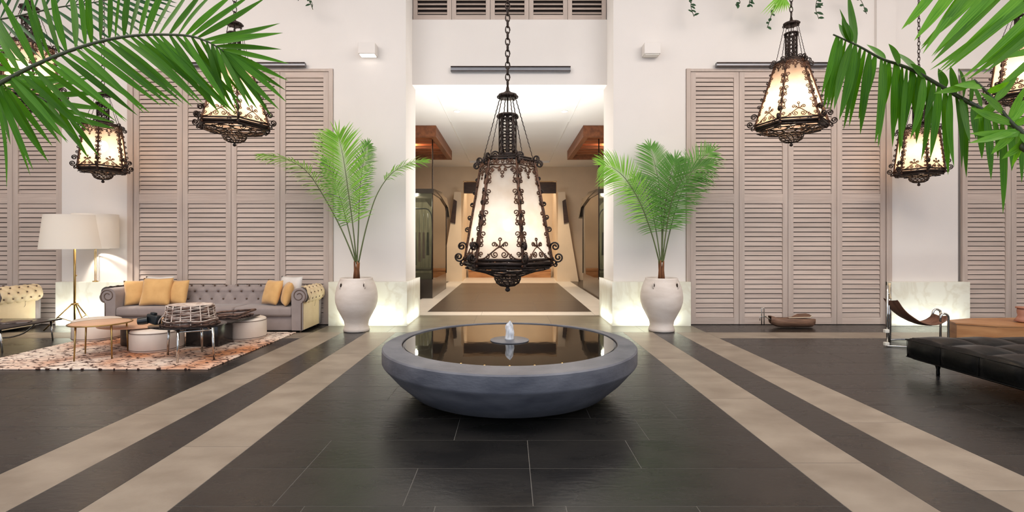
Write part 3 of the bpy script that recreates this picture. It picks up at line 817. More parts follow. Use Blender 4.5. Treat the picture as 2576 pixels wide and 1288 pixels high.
# ------------------------------------------------------------------ fountain
FX, FY = pA.x*0+.0, 4.87
ft = thing('fountain', (FX, FY, 0), 'large round grey stone bowl fountain with dark mirror-like water, mid floor', 'fountain')
R = 1.22
prof = [(.50, .0), (.50, .05), (.92, .052), (.95, .06), (1.09, .185), (1.205, .318), (1.215, .330), (1.222, .345), (1.222, .462), (1.212, .474), (1.072, .474), (1.066, .468), (1.066, .40), (.2, .39)]
bwl = MB().lathe(prof, 128, (FX, FY, 0))
for v in bwl.v:      # the water basin sits a little off-centre in the bowl, towards the passage
    if v.z > .38 and math.hypot(v.x-FX, v.y-FY) < 1.10: v.y += .13
build('bowl', bwl, 'bowl_stone', ft, 'auto')
WY = FY+.13
build('water', MB().lathe([(.01, .4635), (.5, .4635), (1.048, .4635)], 128, (FX, WY, 0), capb=False, capt=False), 'water_mirror', ft, True)
build('gap_ring', MB().lathe([(1.049, .41), (1.065, .41), (1.065, .458), (1.055, .459), (1.049, .459)], 128, (FX, WY, 0), capb=False, capt=False), 'black_gloss', ft, True)
build('nozzle_dish', MB().lathe([(.01, .4645), (.195, .4645), (.197, .470), (.19, .473), (.01, .474)], 48, (FX, 5.02, 0)), 'bowl_stone', ft, 'auto')
jp = []
for i in range(15):
    t = i/14; jp.append((.046*(1-t**3.2)*(1-.12*math.sin(t*7))+.003, .474+.19*t))
jm = MB().lathe(jp, 18, (FX, 5.02, 0))
for v in jm.v:
    k = noise.noise(v*16)*.014; v.x += k; v.y += noise.noise(v*16+Vector((9, 1, 4)))*.014
build('water_jet', jm, 'white_water', ft, True, label='small white bubbling jet of water')
for a in (-112, -101, -90, -79, -66):
    a = math.radians(a); build('stud', MB().sphere((FX+1.055*math.cos(a), WY+1.055*math.sin(a), .468), .008, 8, 5, (1.4, 1.4, 1)), 'brass', ft)

# ------------------------------------------------------------------ palms
def leaflet(mb, A, Bp, wd, nrm, sag=0.0, droop=0, n=7, fold=.35, side=0, wmax=.32):
    A = Vector(A); Bp = Vector(Bp); L_ = (Bp-A).length
    ax = (Bp-A).normalized(); sd = ax.cross(nrm)
    if sd.length < 1e-4: sd = ax.orthogonal()
    sd.normalize(); nn = sd.cross(ax).normalized()
    vs = []; fs = []; uv = []
    for i in range(n+1):
        t = i/n
        c = A.lerp(Bp, t)+nn*sag*L_*math.sin(PI*t)+Vector((0, 0, -droop*L_*t*t))+sd*side*L_*math.sin(PI*t)
        if t < wmax: ww = .30+.70*math.sin(PI/2*t/wmax)
        else: ww = 1-((t-wmax)/(1-wmax))**2.2
        ww = max(ww, .02)*wd/2
        vs += [c-sd*ww+nn*fold*ww, c, c+sd*ww+nn*fold*ww]; uv += [(t, 0), (t, .5), (t, 1)]
    for i in range(n):
        for j in range(2): fs.append((i*3+j, i*3+j+1, i*3+j+4, i*3+j+3))
    base = len(mb.v)
    if mb.uv is None: mb.uv = []
    mb.add(vs, fs); mb.uv += uv
    return mb

def potted_palm(px, cx_, label, fronds, seed, flip=1, mt='leaf_pot'):
    r_ = random.Random(seed)
    d0 = 8.18; x0 = cx_
    o = thing('potted_palm', (x0, d0, 0), label, 'plant', 'potted palms beside the passage')
    pr = [(.195, 0), (.212, .012), (.205, .05), (.188, .10), (.20, .17), (.25, .27), (.305, .38), (.335, .48), (.342, .56), (.335, .64), (.315, .73), (.285, .81), (.262, .855), (.262, .877), (.25, .882), (.238, .875), (.235, .84), (.20, .80)]
    build('pot', MB().lathe(pr, 48, (x0, d0, 0)), 'pot_clay', o, True)
    build('soil', MB().lathe([(.01, .845), (.236, .838)], 24, (x0, d0, 0), capb=False, capt=False), 'soil', o)
    for a in (-125, -50) if flip > 0 else (-130, -55):
        a = math.radians(a); c = Vector((x0+.305*math.cos(a), d0+.305*math.sin(a), .77)); R_ = Vector((math.cos(a), math.sin(a), 0))
        pts = [c+R_*(.028*math.sin(PI*i/8))+Vector((0, 0, .05*math.cos(PI*i/8))) for i in range(9)]
        build('lug_handle', MB().tube(pts, .011, 6), 'pot_clay', o, True)
        build('lug_hole_shade', MB().sphere(c-R_*.002, .018, 8, 5, (1, 1, 1.9)), 'soil', o, True)  # dark ball inside the handle, its colour stands for shade in the opening
    for i in range(5):
        a = 2*PI*i/5; q_ = .035
        pts = [(x0+q_*math.cos(a), d0+q_*math.sin(a), .83), (x0+q_*.8*math.cos(a+.2), d0+q_*.8*math.sin(a+.2), 1.0), (x0+q_*1.2*math.cos(a+.3), d0+q_*1.2*math.sin(a+.3), 1.12+.05*r_.random())]
        build('trunk_stub', MB().tube(pts, [.026, .020, .012], 7), 'palm_trunk', o, True)
    for fr in fronds:
        path, w0, dep, nleaf, style = fr
        n_ = len(path)
        pts = []
        for i, (x, y) in enumerate(path):
            t = i/(n_-1); pts.append(P(x, y, d0+dep*t**1.4))
        rp = bez(pts, 40)
        f = build('frond', MB().tube(rp, [.013*(1-.85*i/(len(rp)-1)) for i in range(len(rp))], 5), 'stem_green', o, True)
        mb = MB(); m_ = len(rp)
        t0 = style[0]; droop = style[1]
        for k in range(nleaf):
            t = t0+(1-t0)*k/(nleaf-1)
            fi = min(t*(m_-1), m_-1.001); i = int(fi); c = rp[i].lerp(rp[i+1], fi-i); tg = (rp[i+1]-rp[i]).normalized()
            face = Vector(style[2]).normalized()
            side = tg.cross(face).normalized()
            u = (t-t0)/(1-t0); ln = w0*(.45+.75*math.sin(PI*min(1, .12+u*.80)))*(1 if u < .9 else .8)
            for s in (-1, 1):
                if len(style) > 3 and style[3] == s and u < .3: continue
                fw = .55+.75*u
                dr = (side*s+tg*fw+face*r_.uniform(-.22, .3)+Vector((0, 0, -droop*(1-u*.4)))).normalized()
                l_ = ln*r_.uniform(.86, 1.1)
                nr = (face+side*s*.25+Vector((r_.uniform(-.2, .2), 0, r_.uniform(-.2, .2)))).normalized()
                leaflet(mb, c, c+dr*l_, .018, nr, sag=.05, droop=.10+droop*.25, n=5, fold=.3)
        # terminal leaflets
        for s in (-1, 0, 1):
            tg = (rp[-1]-rp[-4]).normalized(); face = Vector(style[2]).normalized(); side = tg.cross(face)
            leaflet(mb, rp[-1], rp[-1]+(tg+side*s*.3).normalized()*w0*.55, .022, face, n=5)
        lo = build('leaflets', mb, style[4] if len(style) > 4 else mt, f, True); lo['kind'] = 'stuff'
    return o
xl = P(897, 0, 8.18).x; xr = P(1664, 0, 8.18).x
FC = (.15, -1, .35)
potted_palm(0, xl, 'feathery green palm in a tall cream clay pot, left of the passage', [
    ([(897, 665), (889, 580), (876, 480), (864, 400), (852, 345)], .52, -.25, 56, (.30, .10, (0, -1, .1))),
    ([(894, 660), (858, 575), (812, 490), (768, 428), (712, 398), (662, 390)], .27, -.1, 44, (.38, .25, (.1, -.5, 1))),
    ([(902, 660), (922, 570), (948, 490), (985, 437), (1030, 412), (1066, 404)], .24, .15, 34, (.52, .1, (-.1, -.6, 1))),
    ([(898, 660), (902, 570), (905, 480), (914, 410), (925, 365)], .26, .30, 40, (.34, .2, (.8, -.6, .2), 0, 'leaf_pot_dark')),
    ([(896, 660), (880, 590), (862, 520), (840, 455), (818, 410)], .25, .25, 36, (.34, .3, (-.5, -1, .4), 0, 'leaf_pot_dark')),
], 3)
potted_palm(0, xr, 'fuller dark green palm in a cream clay pot, right of the passage', [
    ([(1660, 665), (1640, 590), (1610, 510), (1575, 452), (1545, 425), (1518, 415)], .40, -.3, 50, (.28, .28, (-.2, -1, .5), 0, 'leaf_pot')),
    ([(1664, 660), (1665, 570), (1660, 480), (1648, 415), (1636, 372)], .36, .3, 46, (.30, .1, (0, -1, .1))),
    ([(1668, 660), (1688, 570), (1712, 490), (1745, 425), (1785, 384)], .42, .1, 50, (.26, .2, (.2, -1, .3))),
    ([(1666, 660), (1676, 580), (1692, 500), (1722, 445), (1775, 415)], .40, -.35, 50, (.26, .45, (.2, -.9, .6))),
    ([(1665, 660), (1668, 580), (1676, 500), (1688, 440), (1698, 405)], .36, -.1, 46, (.26, .2, (-.2, -1, .2))),
    ([(1662, 660), (1652, 590), (1640, 530), (1622, 480), (1600, 450)], .34, .35, 40, (.28, .5, (-.3, -1, .3))),
], 5, -1, 'leaf_pot_dark')

# ---- tall kentia palms whose crowns stand outside the frame; their fronds reach in
def tall_palm(label, cx_, cy_, hz, frs):
    o = thing('kentia_palm', (cx_, cy_, 0), label, 'plant', 'tall palms framing the hall')
    build('pot', MB().lathe([(.22, 0), (.30, .2), (.34, .42), (.35, .5), (.31, .5), (.30, .44), (.05, .43)], 32, (cx_, cy_, 0)), 'pot_clay', o, True)
    tp = [(cx_+.015*math.sin(i), cy_, .42+(hz-.42)*i/8) for i in range(9)]
    build('trunk', MB().tube(tp, [.07-.003*i+.004*(i % 2) for i in range(9)], 10), 'palm_trunk', o, True)
    for (path, leafs, wd, m_, dvar, rr) in frs:
        pts = [Vector((cx_, cy_, hz-.03))]+[P(x, y, d) if not isinstance(x, tuple) else Vector(x) for (x, y, d) in path]
        rp = bez(pts, 14*len(pts))
        f = build('frond', MB().tube(rp, [rr*(1-.75*i/(len(rp)-1)) for i in range(len(rp))], 6), 'stem_dark', o, True)
        for lf in leafs:
            bx, by, tx, ty = lf[:4]; sgn = lf[4] if len(lf) > 4 else 0
            # nearest depth on the rachis for this base
            best = min(rp, key=lambda q: ((q.x/q.y*F+CX-bx)**2+(CY-(q.z-H)/q.y*F-by)**2) if q.y > .2 else 1e9)
            d = best.y
            A = P(bx, by, d); off = (CX+best.x/best.y*F-bx, CY-(best.z-H)/best.y*F-by)
            if math.hypot(*off) < 40: A = best.copy()
            dt = d+dvar*rnd.uniform(-1, 1)
            B_ = P(tx, ty, dt)
            if m_ == 'leaf_big_light' and wd > .038: A = B_+(A-B_)*1.7
            mb = MB()
            nr = Vector((rnd.uniform(-.35, .35), -1, rnd.uniform(-.1, .4))).normalized()
            leaflet(mb, A, B_, wd*rnd.uniform(.85, 1.12), nr, sag=rnd.uniform(-.03, .03), n=10, fold=.28, side=rnd.uniform(-.02, .02))
            build('leaflet', mb, m_, f, True, origin=A)
    return o
Z = 2.683
def z1(l): return [tuple(v/Z for v in q[:4]) for q in l]
up = z1([(60,455,-150,190),(110,430,-60,110),(170,420,-60,20),(225,395,-20,-60),(285,378,140,-120),(345,372,190,-120),(400,357,250,-140),(455,343,345,-150),(515,323,455,-160),(568,308,515,-170),(622,290,600,-180),(675,277,665,-190),(730,268,740,-190),(785,256,825,-190),(835,246,890,-180),(885,238,980,-170),(935,236,1050,-160),(985,231,1150,-150),(1035,230,1220,-130),(1085,231,1310,-110),(1140,232,1400,-100),(1200,234,1480,-80),(1250,241,1600,-60),(1290,248,1720,-50),(1335,256,1800,-20),(1380,270,1890,157),(1425,290,1910,222),(1455,312,1900,333),(1490,330,1950,430),(1505,340,1945,545)])
lo = z1([(-60,590,45,1270),(-40,580,205,1185),(-20,575,225,1150),(0,565,332,1100),(25,548,320,1080),(50,535,410,970),(75,520,455,965),(105,508,510,918),(135,494,560,885),(170,476,600,890),(215,455,640,865),(255,436,785,820),(300,418,862,815),(350,395,850,822),(405,378,930,780),(450,358,1012,762),(510,336,975,765),(565,318,1090,715),(612,303,1150,718),(665,290,1215,722),(720,276,1240,700),(770,266,1300,722),(820,258,1345,700),(875,248,1372,700),(930,242,1440,690),(980,240,1480,760),(1035,238,1555,756),(1085,238,1600,775),(1140,240,1475,760),(1195,243,1640,700),(1245,250,1560,740),(1295,260,1600,760),(1345,275,1640,640),(1390,292,1530,700),(1425,305,1500,640),(1455,318,1610,740),(1480,330,1690,735),(1495,338,1740,740),(1500,342,1795,745),(1505,344,1835,790),(1508,345,1770,640),(1508,345,1885,740),(1508,345,1935,690),(1510,346,1930,610),(1510,346,1840,560)])
rachL = [(-90, 262, 2.3), (0, 209, 2.4), (112, 153, 2.45), (231, 110, 2.5), (343, 89, 2.5), (462, 89, 2.5), (520, 104, 2.5), (563, 129, 2.5)]
# fainter fronds further back, top left
def auto(path, n, ln, ang, jit=6, sides=(-1, 1)):
    out = []
    pp = bez([(x, y, 0) for x, y in path], 40); m = len(pp)
    for k in range(n):
        t = k/(n-1)*(m-1.01); i = int(t); c = pp[i].lerp(pp[i+1], t-i); tg = (pp[i+1]-pp[i]).normalized()
        a0 = math.atan2(tg.y, tg.x); u = k/(n-1)
        for s in sides:
            a = a0+s*math.radians(ang*(1-.5*u)); l_ = ln*(.6+.5*math.sin(PI*(.15+.75*u)))
            out.append((c.x, c.y, c.x+l_*math.cos(a)+rnd.uniform(-jit, jit), c.y+l_*math.sin(a)+rnd.uniform(-jit, jit)))
    return out
pb = [(-70, 60), (20, 45), (150, 18), (260, 2), (340, -20)]
pc = [(-120, 120), (-40, 190), (30, 225), (100, 245), (170, 290)]
fr_left = [
    (rachL, up+lo, .032, 'leaf_big', .16, .013),
    ([(-160, 120, 2.9)]+[(x, y, 3.2) for x, y in pb], auto(pb, 20, 150, 62), .022, 'leaf_far', .15, .009),
    ([(x, y, 2.9) for x, y in pc], auto(pc, 12, 170, 40), .034, 'leaf_big', .15, .009),
]
tall_palm('tall palm at the left, long arching frond crossing the top left corner', -3.6, 2.2, 1.75, fr_left)
def z2(l): return [(2030+a/4.293, b/4.293, 2030+c/4.293, d/4.293) for a, b, c, d in l]
rachR = [(2640, 372, 2.3), (2560, 322, 2.35), (2496, 289, 2.4), (2403, 238, 2.4), (2307, 182, 2.4), (2263, 163, 2.4), (2216, 147, 2.4), (2160, 116, 2.4), (2096, 87, 2.4)]
lr = [(2103,92,2066,240),(2108,93,2072,272),(2118,98,2080,275),(2128,101,2088,281),(2140,106,2098,276),(2152,112,2111,302),(2163,118,2122,326),(2176,122,2136,319),(2190,130,2164,338),(2202,140,2160,300),(2215,147,2201,361),(2225,150,2209,371),(2236,153,2212,300),(2250,157,2245,371),(2258,160,2262,390),(2268,164,2250,330),(2280,170,2268,380),(2290,175,2307,315),(2300,178,2275,330),(2310,184,2305,361),(2322,190,2290,350),(2335,197,2317,405),(2348,204,2325,300),(2362,216,2340,400),(2372,222,2388,300),(2378,223,2385,440),(2390,230,2400,420),(2405,238,2419,424),(2418,245,2440,360),(2428,250,2431,447),(2445,262,2455,350),(2462,270,2470,400),(2478,280,2493,452),(2498,290,2510,400),(2520,300,2523,538),(2540,312,2545,430),(2560,322,2570,460)]
lr += [(2154,107,2133,-20),(2142,103,2118,45),(2146,104,2112,22),(2135,100,2110,60),(2225,150,2180,112),(2262,162,2235,110),(2305,182,2250,130),(2330,196,2290,160),(2372,222,2360,172),(2400,236,2390,165),(2420,246,2412,172),(2440,258,2445,195),(2470,274,2440,205)]
pB = [(2700, 180), (2640, 90), (2560, -20), (2470, -60), (2380, -80)]
lB = z2([(1290,-10,1020,318),(1300,0,1095,270),(1500,-10,1160,438),(1640,-20,1225,540),(1700,-10,1250,580),(1740,-10,1235,500),(1950,-30,1345,605),(2030,-30,1342,682),(2000,-10,1370,600),(2250,-30,1420,760),(2370,10,1330,755),(2344,60,1420,790),(2460,10,1500,770),(2500,70,1700,840),(2480,180,1660,850),(2500,250,1720,870),(2520,330,1900,800),(2530,420,2030,965),(2540,480,2060,640),(2530,560,2120,940)])
pC_ = [(2650, 400), (2590, 350), (2540, 305), (2490, 240), (2450, 200)]
lC = [(2576,335,2440,336),(2560,325,2438,360),(2545,312,2440,270),(2560,322,2493,388),(2556,320,2556,392),(2575,340,2545,420),(2520,285,2465,232),(2535,300,2580,215),(2545,305,2590,240),(2550,312,2600,290),(2500,255,2560,190),(2485,235,2540,205),(2505,262,2450,300),(2570,330,2600,380),(2590,350,2520,400),(2470,220,2400,215),(2455,205,2350,235)]
fr_right = [
    (rachR, lr, .040, 'leaf_big', .12, .015),
    ([(x, y, 2.1) for x, y in pB], lB, .044, 'leaf_big_light', .08, .012),
    ([(x, y, 2.05) for x, y in pC_], lC, .034, 'leaf_big_light', .1, .016),
]
tall_palm('tall palm at the right, drooping frond and bright leaflets filling the top right corner', 3.6, 2.1, 1.55, fr_right)

# trailing vines and the troughs they hang from
for s, (xa, xb) in ((-1, (-4.1, -3.0)), (1, (3.0, 6.4))):
    t_ = thing('wall_trough', ((xa+xb)/2, 8.65, 6.0), 'white planter trough high on the %s wall above the shutters' % ('left' if s < 0 else 'right'), 'planter', 'troughs of trailing vines')
    m = MB().box(xa, xb, 8.5, 8.52, 6.0, 6.25).box(xa, xb, 8.78, 8.80, 6.0, 6.25).box(xa, xa+.02, 8.52, 8.78, 6.0, 6.25).box(xb-.02, xb, 8.52, 8.78, 6.0, 6.25).box(xa, xb, 8.5, 8.8, 5.98, 6.0)
    build('trough_body', m, 'plaster', t_); build('soil', MB().box(xa+.02, xb-.02, 8.52, 8.78, 6.15, 6.2), 'soil', t_)
def vine(pts, label, seed, n=12, sz=.05):
    r_ = random.Random(seed); pp = [P(x, y, 8.42) for x, y in pts]
    top = Vector((pp[0].x, 8.56, 6.22)); path = bez([top, Vector((pp[0].x, 8.44, 6.28)), Vector((pp[0].x, 8.42, 6.0))]+pp, 30)
    o = thing('trailing_vine', top, label, 'vine', 'trailing vines along the top of the wall')
    build('stem', MB().tube(path, .006, 4), 'stem_dark', o, True)
    m = MB(); k0 = len(path)//4
    for k in range(n):
        c = path[k0+int((len(path)-k0-1)*(k+.5)/n)]
        a = r_.uniform(0, 2*PI); dr = Vector((math.cos(a), -.3, math.sin(a)*.6-.4)).normalized()
        leaflet(m, c, c+dr*sz*r_.uniform(1.2, 2.1), sz, Vector((r_.uniform(-.4, .4), -1, .4)), n=4, fold=.2, wmax=.45)
    q = build('leaves', m, 'vine_green', o, True); q['kind'] = 'stuff'
vine([(776, -10), (782, 10), (787, 24)], 'short vine tip above the shutters behind the sofa', 1, 10)
vine([(757, -20), (750, 2)], 'barely visible vine leaf left of the short vine above the sofa shutters', 9, 4)
vine([(1742, -10), (1738, 15), (1746, 42)], 'leafy vine strand nearest the right pier sconce', 2, 16)
vine([(1845, -20), (1862, 5), (1850, 12)], 'low vine clump between the nearest strand and the lantern chain', 3, 12)
vine([(1890, -20), (1885, 8), (1890, 14)], 'vine clump just left of the lantern chain', 13, 12)
vine([(1950, 5), (1940, 40), (1930, 70)], 'pale vine strand touching the left of the lantern canopy', 4, 12)
vine([(2058, -15), (2052, 20), (2060, 48)], 'dark leafy vine strand just left of the bent palm leaflets', 5, 16, .06)
vine([(2140, -20), (2165, 0), (2180, 35)], 'dark vine strand right of the bent palm leaflets', 6, 16)
# frond tip hanging by the chain of the right lantern
o = thing('hanging_frond', (4.5, 8.3, 6.2), 'light green frond tip hanging from above beside the right lantern chain', 'plant')
rp = bez([P(2010, -60, 8.2), P(1985, -40, 8.2), P(1960, -22, 8.2)], 12)
build('rachis', MB().tube(rp+[], .008, 5), 'stem_green', o, True)
m = MB()
for k in range(12):
    c = rp[int(k*(len(rp)-1)/11)]; leaflet(m, c, P(1912+k*7.5, 42-abs(k-3)*2.2, 8.2+rnd.uniform(-.1, .1)), .035, Vector((rnd.uniform(-.3, .3), -1, .2)), n=5)
q = build('leaflets', m, 'leaf_pot', o, True); q['kind'] = 'stuff'

# ------------------------------------------------------------------ sofas
def tuft(x, s, a=.20, b=.125):
    # diamond grid of buttons
    i = round(s/b); ox = (a/2 if i % 2 else 0)
    best = 9
    for ii in (i-1, i, i+1):
        ox = (a/2 if ii % 2 else 0); jx = round((x-ox)/a)*a+ox
        best = min(best, math.hypot((x-jx), (s-ii*b)))
    u = x/a+s/(2*b); v = x/a-s/(2*b)
    lu = abs(u-round(u))*a*.7; lv = abs(v-round(v))*a*.7
    return -.026*math.exp(-(best/.032)**2)-.010*math.exp(-(min(lu, lv)/.016)**2)
def sofa(L, loc, label):
    D = .76
    o = thing('chesterfield_sofa', loc, label, 'sofa', 'chesterfield sofas')
    W = .24
    # base
    build('base', MB().rbox(L/2, D/2+.02, .15, L-.3, D-.06, .24, .015), 'sofa_fabric', o, 'auto', world=False)
    n = 3; cw = (L-2*W)/n
    for i in range(n):
        build('seat_cushion', MB().rbox(W+cw*(i+.5), .26, .34, cw-.008, .54, .15, .045, 4), 'sofa_fabric', o, True, world=False)
    # tufted back: profile (y,z), surface grid
    prof = [(D-.30, .38), (D-.27, .50), (D-.25, .60)]
    cyc = [(D-.13+.125*math.cos(a), .615+.115*math.sin(a)) for a in [PI-.2-i*PI*1.15/10 for i in range(11)]]
    pts = bez([Vector((0, y, z)) for y, z in prof+cyc], 40)
    m = MB(); nx = int((L-.1)/.022); vs = []; fs = []; acc = 0; ss = [0]
    for i in range(1, len(pts)): acc += (pts[i]-pts[i-1]).length; ss.append(acc)
    for i, p in enumerate(pts):
        tg = (pts[min(i+1, len(pts)-1)]-pts[max(i-1, 0)]).normalized(); nr = Vector((0, -tg.z, tg.y))
        if nr.y > 0 and i < 3: nr = -nr
        for j in range(nx+1):
            x = .05+(L-.1)*j/nx; k = tuft(x, ss[i]) if .02 < ss[i] < acc-.08 else 0
            vs.append(Vector((x, p.y, p.z))+nr*k)
    for i in range(len(pts)-1):
        for j in range(nx): a = i*(nx+1)+j; fs.append((a, a+1, a+nx+2, a+nx+1))
    m.add(vs, fs); m.box(.05, L-.05, D-.10, D-.01, .05, .60)
    build('tufted_back', m, 'sofa_fabric', o, True, world=False)
    bt = MB(); b_ = .125; a_ = .20
    for i in range(1, int(acc/b_)):
        s_ = i*b_; k = min(range(len(ss)), key=lambda q: abs(ss[q]-s_)); p = pts[k]
        x = (a_/2 if i % 2 else 0)+a_
        while x < L-.2: bt.sphere((x, p.y+.012, p.z), .015, 8, 5); x += a_
    q = build('back_buttons', bt, 'piping', o, True, world=False); q['kind'] = 'stuff'
    # scroll arms
    for s in (0, 1):
        f = (lambda x: x) if s == 0 else (lambda x: L-x)
        ol = [(W, .04), (.07, .04), (.07, .52)]+[(.125+.125*math.cos(a), .60+.125*math.sin(a)) for a in [-2.2-i*.32 for i in range(15)] if a > -6.4][::1]
        ol = [(f(x), z) for x, z in ol]
        build('arm', MB().prism(ol, .0, D-.02, 'y'), 'sofa_fabric', o, 'auto', world=False)
        sp = spiral(f(.125), .60, .118, -2.2 if s == 0 else PI+2.2, 1.55, -1 if s == 0 else 1, 30, k=.9, end=.28)
        sp = [(f(.085), .05), (f(.085), .48)]+sp
        build('arm_piping', MB().tube([(x, -.004, z) for x, z in sp], .006, 5), 'piping', o, True, world=False)
        # outer panel in plain tan and the tufted outside of the roll
        build('outer_panel', MB().box(*sorted((f(.055), f(.068))), .03, D-.04, .05, .50), 'tan_tone', o, world=False, label='tan outer side panel')
        m = MB(); vs = []; fs = []; na, ny = 34, 60
        for i in range(na+1):
            a = -2.0+(-2.6)*i/na
            for j in range(ny+1):
                y = .02+(D-.06)*j/ny; r = .156+tuft(y, (a+2)*.14, .15, .10)*.8
                vs.append((f(.125+r*math.cos(a)), y, .60+r*math.sin(a)))
        for i in range(na):
            for j in range(ny): q = i*(ny+1)+j; fs.append((q, q+1, q+ny+2, q+ny+1))
        bt = MB()
        for i_ in range(0, 4):
            a = -2.0-i_*.10/.14; y = .15*(.5 if i_ % 2 else 1)
            while y < D-.08:
                bt.sphere((f(.125+.142*math.cos(a)), y, .60+.142*math.sin(a)), .012, 8, 5); y += .15
        q_ = build('roll_buttons', bt, 'piping', o, True, world=False); q_['kind'] = 'stuff'
        build('roll_cover', m.add(vs, fs), 'tan_tone' if s else 'sofa_fabric', o, True, world=False, label='tufted outside of the rolled arm')
    for x in (.12, L-.12):
        for y in (.05, D-.08):
            build('leg', MB().lathe([(.014, 0), (.02, .04)], 8, (x, y, 0)), 'dark_wood', o, world=False)
    return o
sofa(3.34, (-6.62, 7.98, 0), 'long grey chesterfield sofa with deep-buttoned back and tan sides, in front of the shutters')
sofa(1.84, (-9.93, 7.82, 0), 'second chesterfield sofa at the left edge, showing its tan side and tufted arm')

def pillow(loc, w_, rz, rx, m_, label, grp='scatter cushions on the sofa', ry=0):
    vs = []; fs = []; n = 14; t = .085
    for side in (1, -1):
        for i in range(n+1):
            for j in range(n+1):
                u = -1+2*i/n; v = -1+2*j/n
                pin = 1-.07*(1-abs(u)**1.0)*abs(v)**3-.0; pin2 = 1-.07*(1-abs(v))*abs(u)**3
                hgt = t*((1-abs(u)**2.6)*(1-abs(v)**2.6))**.55
                hgt += .006*noise.noise(Vector((u*2.3+w_*9, v*2.3, loc[0])))*(1-abs(u)**4)*(1-abs(v)**4)
                vs.append((u*w_/2*pin2, side*-hgt, v*w_/2*pin))
    for k in (0, 1):
        b = k*(n+1)**2
        for i in range(n):
            for j in range(n):
                q = b+i*(n+1)+j; fs.append((q, q+1, q+n+2, q+n+1))
    mb = MB().add(vs, fs)
    me = mb.mesh('cushion', m_, True)
    bm = bmesh.new(); bm.from_mesh(me); bmesh.ops.remove_doubles(bm, verts=bm.verts, dist=.0005); bmesh.ops.recalc_face_normals(bm, faces=bm.faces); bm.to_mesh(me); bm.free(); me.shade_smooth()
    o = bpy.data.objects.new('cushion', me); link(o); o.location = loc; o.rotation_euler = (rx, ry, rz)
    return tag(o, label, 'cushion', grp)
pillow((-6.22, 8.30, .625), .42, .75, -.28, 'yellow_cloth', 'mustard cushion leaning into the left arm of the sofa')
pillow((-5.88, 8.22, .645), .47, .12, -.30, 'yellow_cloth', 'largest mustard cushion, in front of the others at the left end of the sofa')
pillow((-5.62, 8.33, .625), .42, -.15, -.22, 'yellow_cloth', 'mustard cushion peeping out right of the largest one')
pillow((-5.98, 8.42, .66), .46, .1, -.16, 'white_cloth', 'pale patterned cushion behind the left mustard cushions')
pillow((-3.98, 8.28, .63), .42, -.55, -.30, 'yellow_cloth', 'mustard cushion at the right end of the sofa, nearest the middle')
pillow((-3.70, 8.22, .61), .40, -1.05, -.25, 'yellow_cloth', 'mustard cushion pressed against the right arm of the sofa')
pillow((-3.74, 8.42, .66), .46, -.35, -.18, 'white_cloth', 'pale grey cushion behind the right mustard cushions')

# ------------------------------------------------------------------ rug, tables, poufs
m = MB(); m.rbox(-4.92, 6.82, .009, 2.94, 2.34, .016, .004, 1)
rug = build('rug', m, 'rug_pile', origin=(-4.92, 6.82, 0)); tag(rug, 'pale rug with dark animal-print flecks and orange patches under the low tables', 'rug')

def pouf(x, y, sx, sy, h, rz, label):
    o = thing('pouf', (x, y, .017), label, 'pouf', 'cream leather poufs', rz)
    pr = [(.93, .0), (1, .02), (1.0, h-.05), (.99, h-.035), (.96, h-.012), (.85, h), (.01, h+.006)]
    build('body', MB().lathe([(r*.5, z) for r, z in pr], 40, sx=sx, sy=sy), 'pouf_leather', o, True, world=False)
    for z, r in ((h-.035, .503), (.03, .503)):
        build('seam_piping', MB().tube([(r*sx*math.cos(2*PI*i/36), r*sy*math.sin(2*PI*i/36), z) for i in range(36)], .004, 4, closed=True), 'piping', o, True, world=False)
    return o
pouf(-4.78, 6.70, .62, .62, .285, 0, 'round cream leather pouf in the middle of the rug, front of the round wood table')
pouf(-6.22, 7.45, .62, .58, .30, 0, 'cream pouf at the left back of the rug, behind the small tan round table')
pouf(-4.0, 7.5, .56, .58, .31, .2, 'cream pouf at the right end of the rug, nearest the striped floor')

# round wood table with drum base
t = thing('round_coffee_table', (-5.15, 6.92, .017), 'low round coffee table with pinkish wood top on a dark drum base', 'table')
build('table_top', MB().lathe([(.01, .30), (.47, .30), (.50, .308), (.50, .322), (.47, .33), (.01, .33)], 48, (-5.15, 6.92, .017)), 'table_wood', t, 'auto')
build('base', MB().lathe([(.12, 0), (.13, .03), (.13, .30)], 24, (-5.34, 6.98, .017)), 'dark_wood', t, 'auto')
# thin oval table on tall metal legs
t = thing('small_side_table', (-5.20, 6.28, .017), 'small tan round table on tall slender metal legs, nearest the front left of the rug', 'table')
build('table_top', MB().lathe([(.01, .418), (.30, .418), (.315, .424), (.30, .432), (.01, .432)], 40, (-5.20, 6.28, .017)), 'table_wood', t, 'auto')
build('rim', MB().tube([(-5.20+.325*math.cos(2*PI*i/40), 6.28+.325*math.sin(2*PI*i/40), .440) for i in range(40)], .009, 5, closed=True), 'brass', t, True)
for (x, y) in ((-5.28, 5.985), (-5.50, 6.40), (-4.93, 6.12), (-5.08, 6.57)):
    build('leg', MB().tube([(x, y, .017), (x+(-5.20-x)*.05, y+(6.28-y)*.05, .44)], [.008, .011], 8), 'brass', t, True)
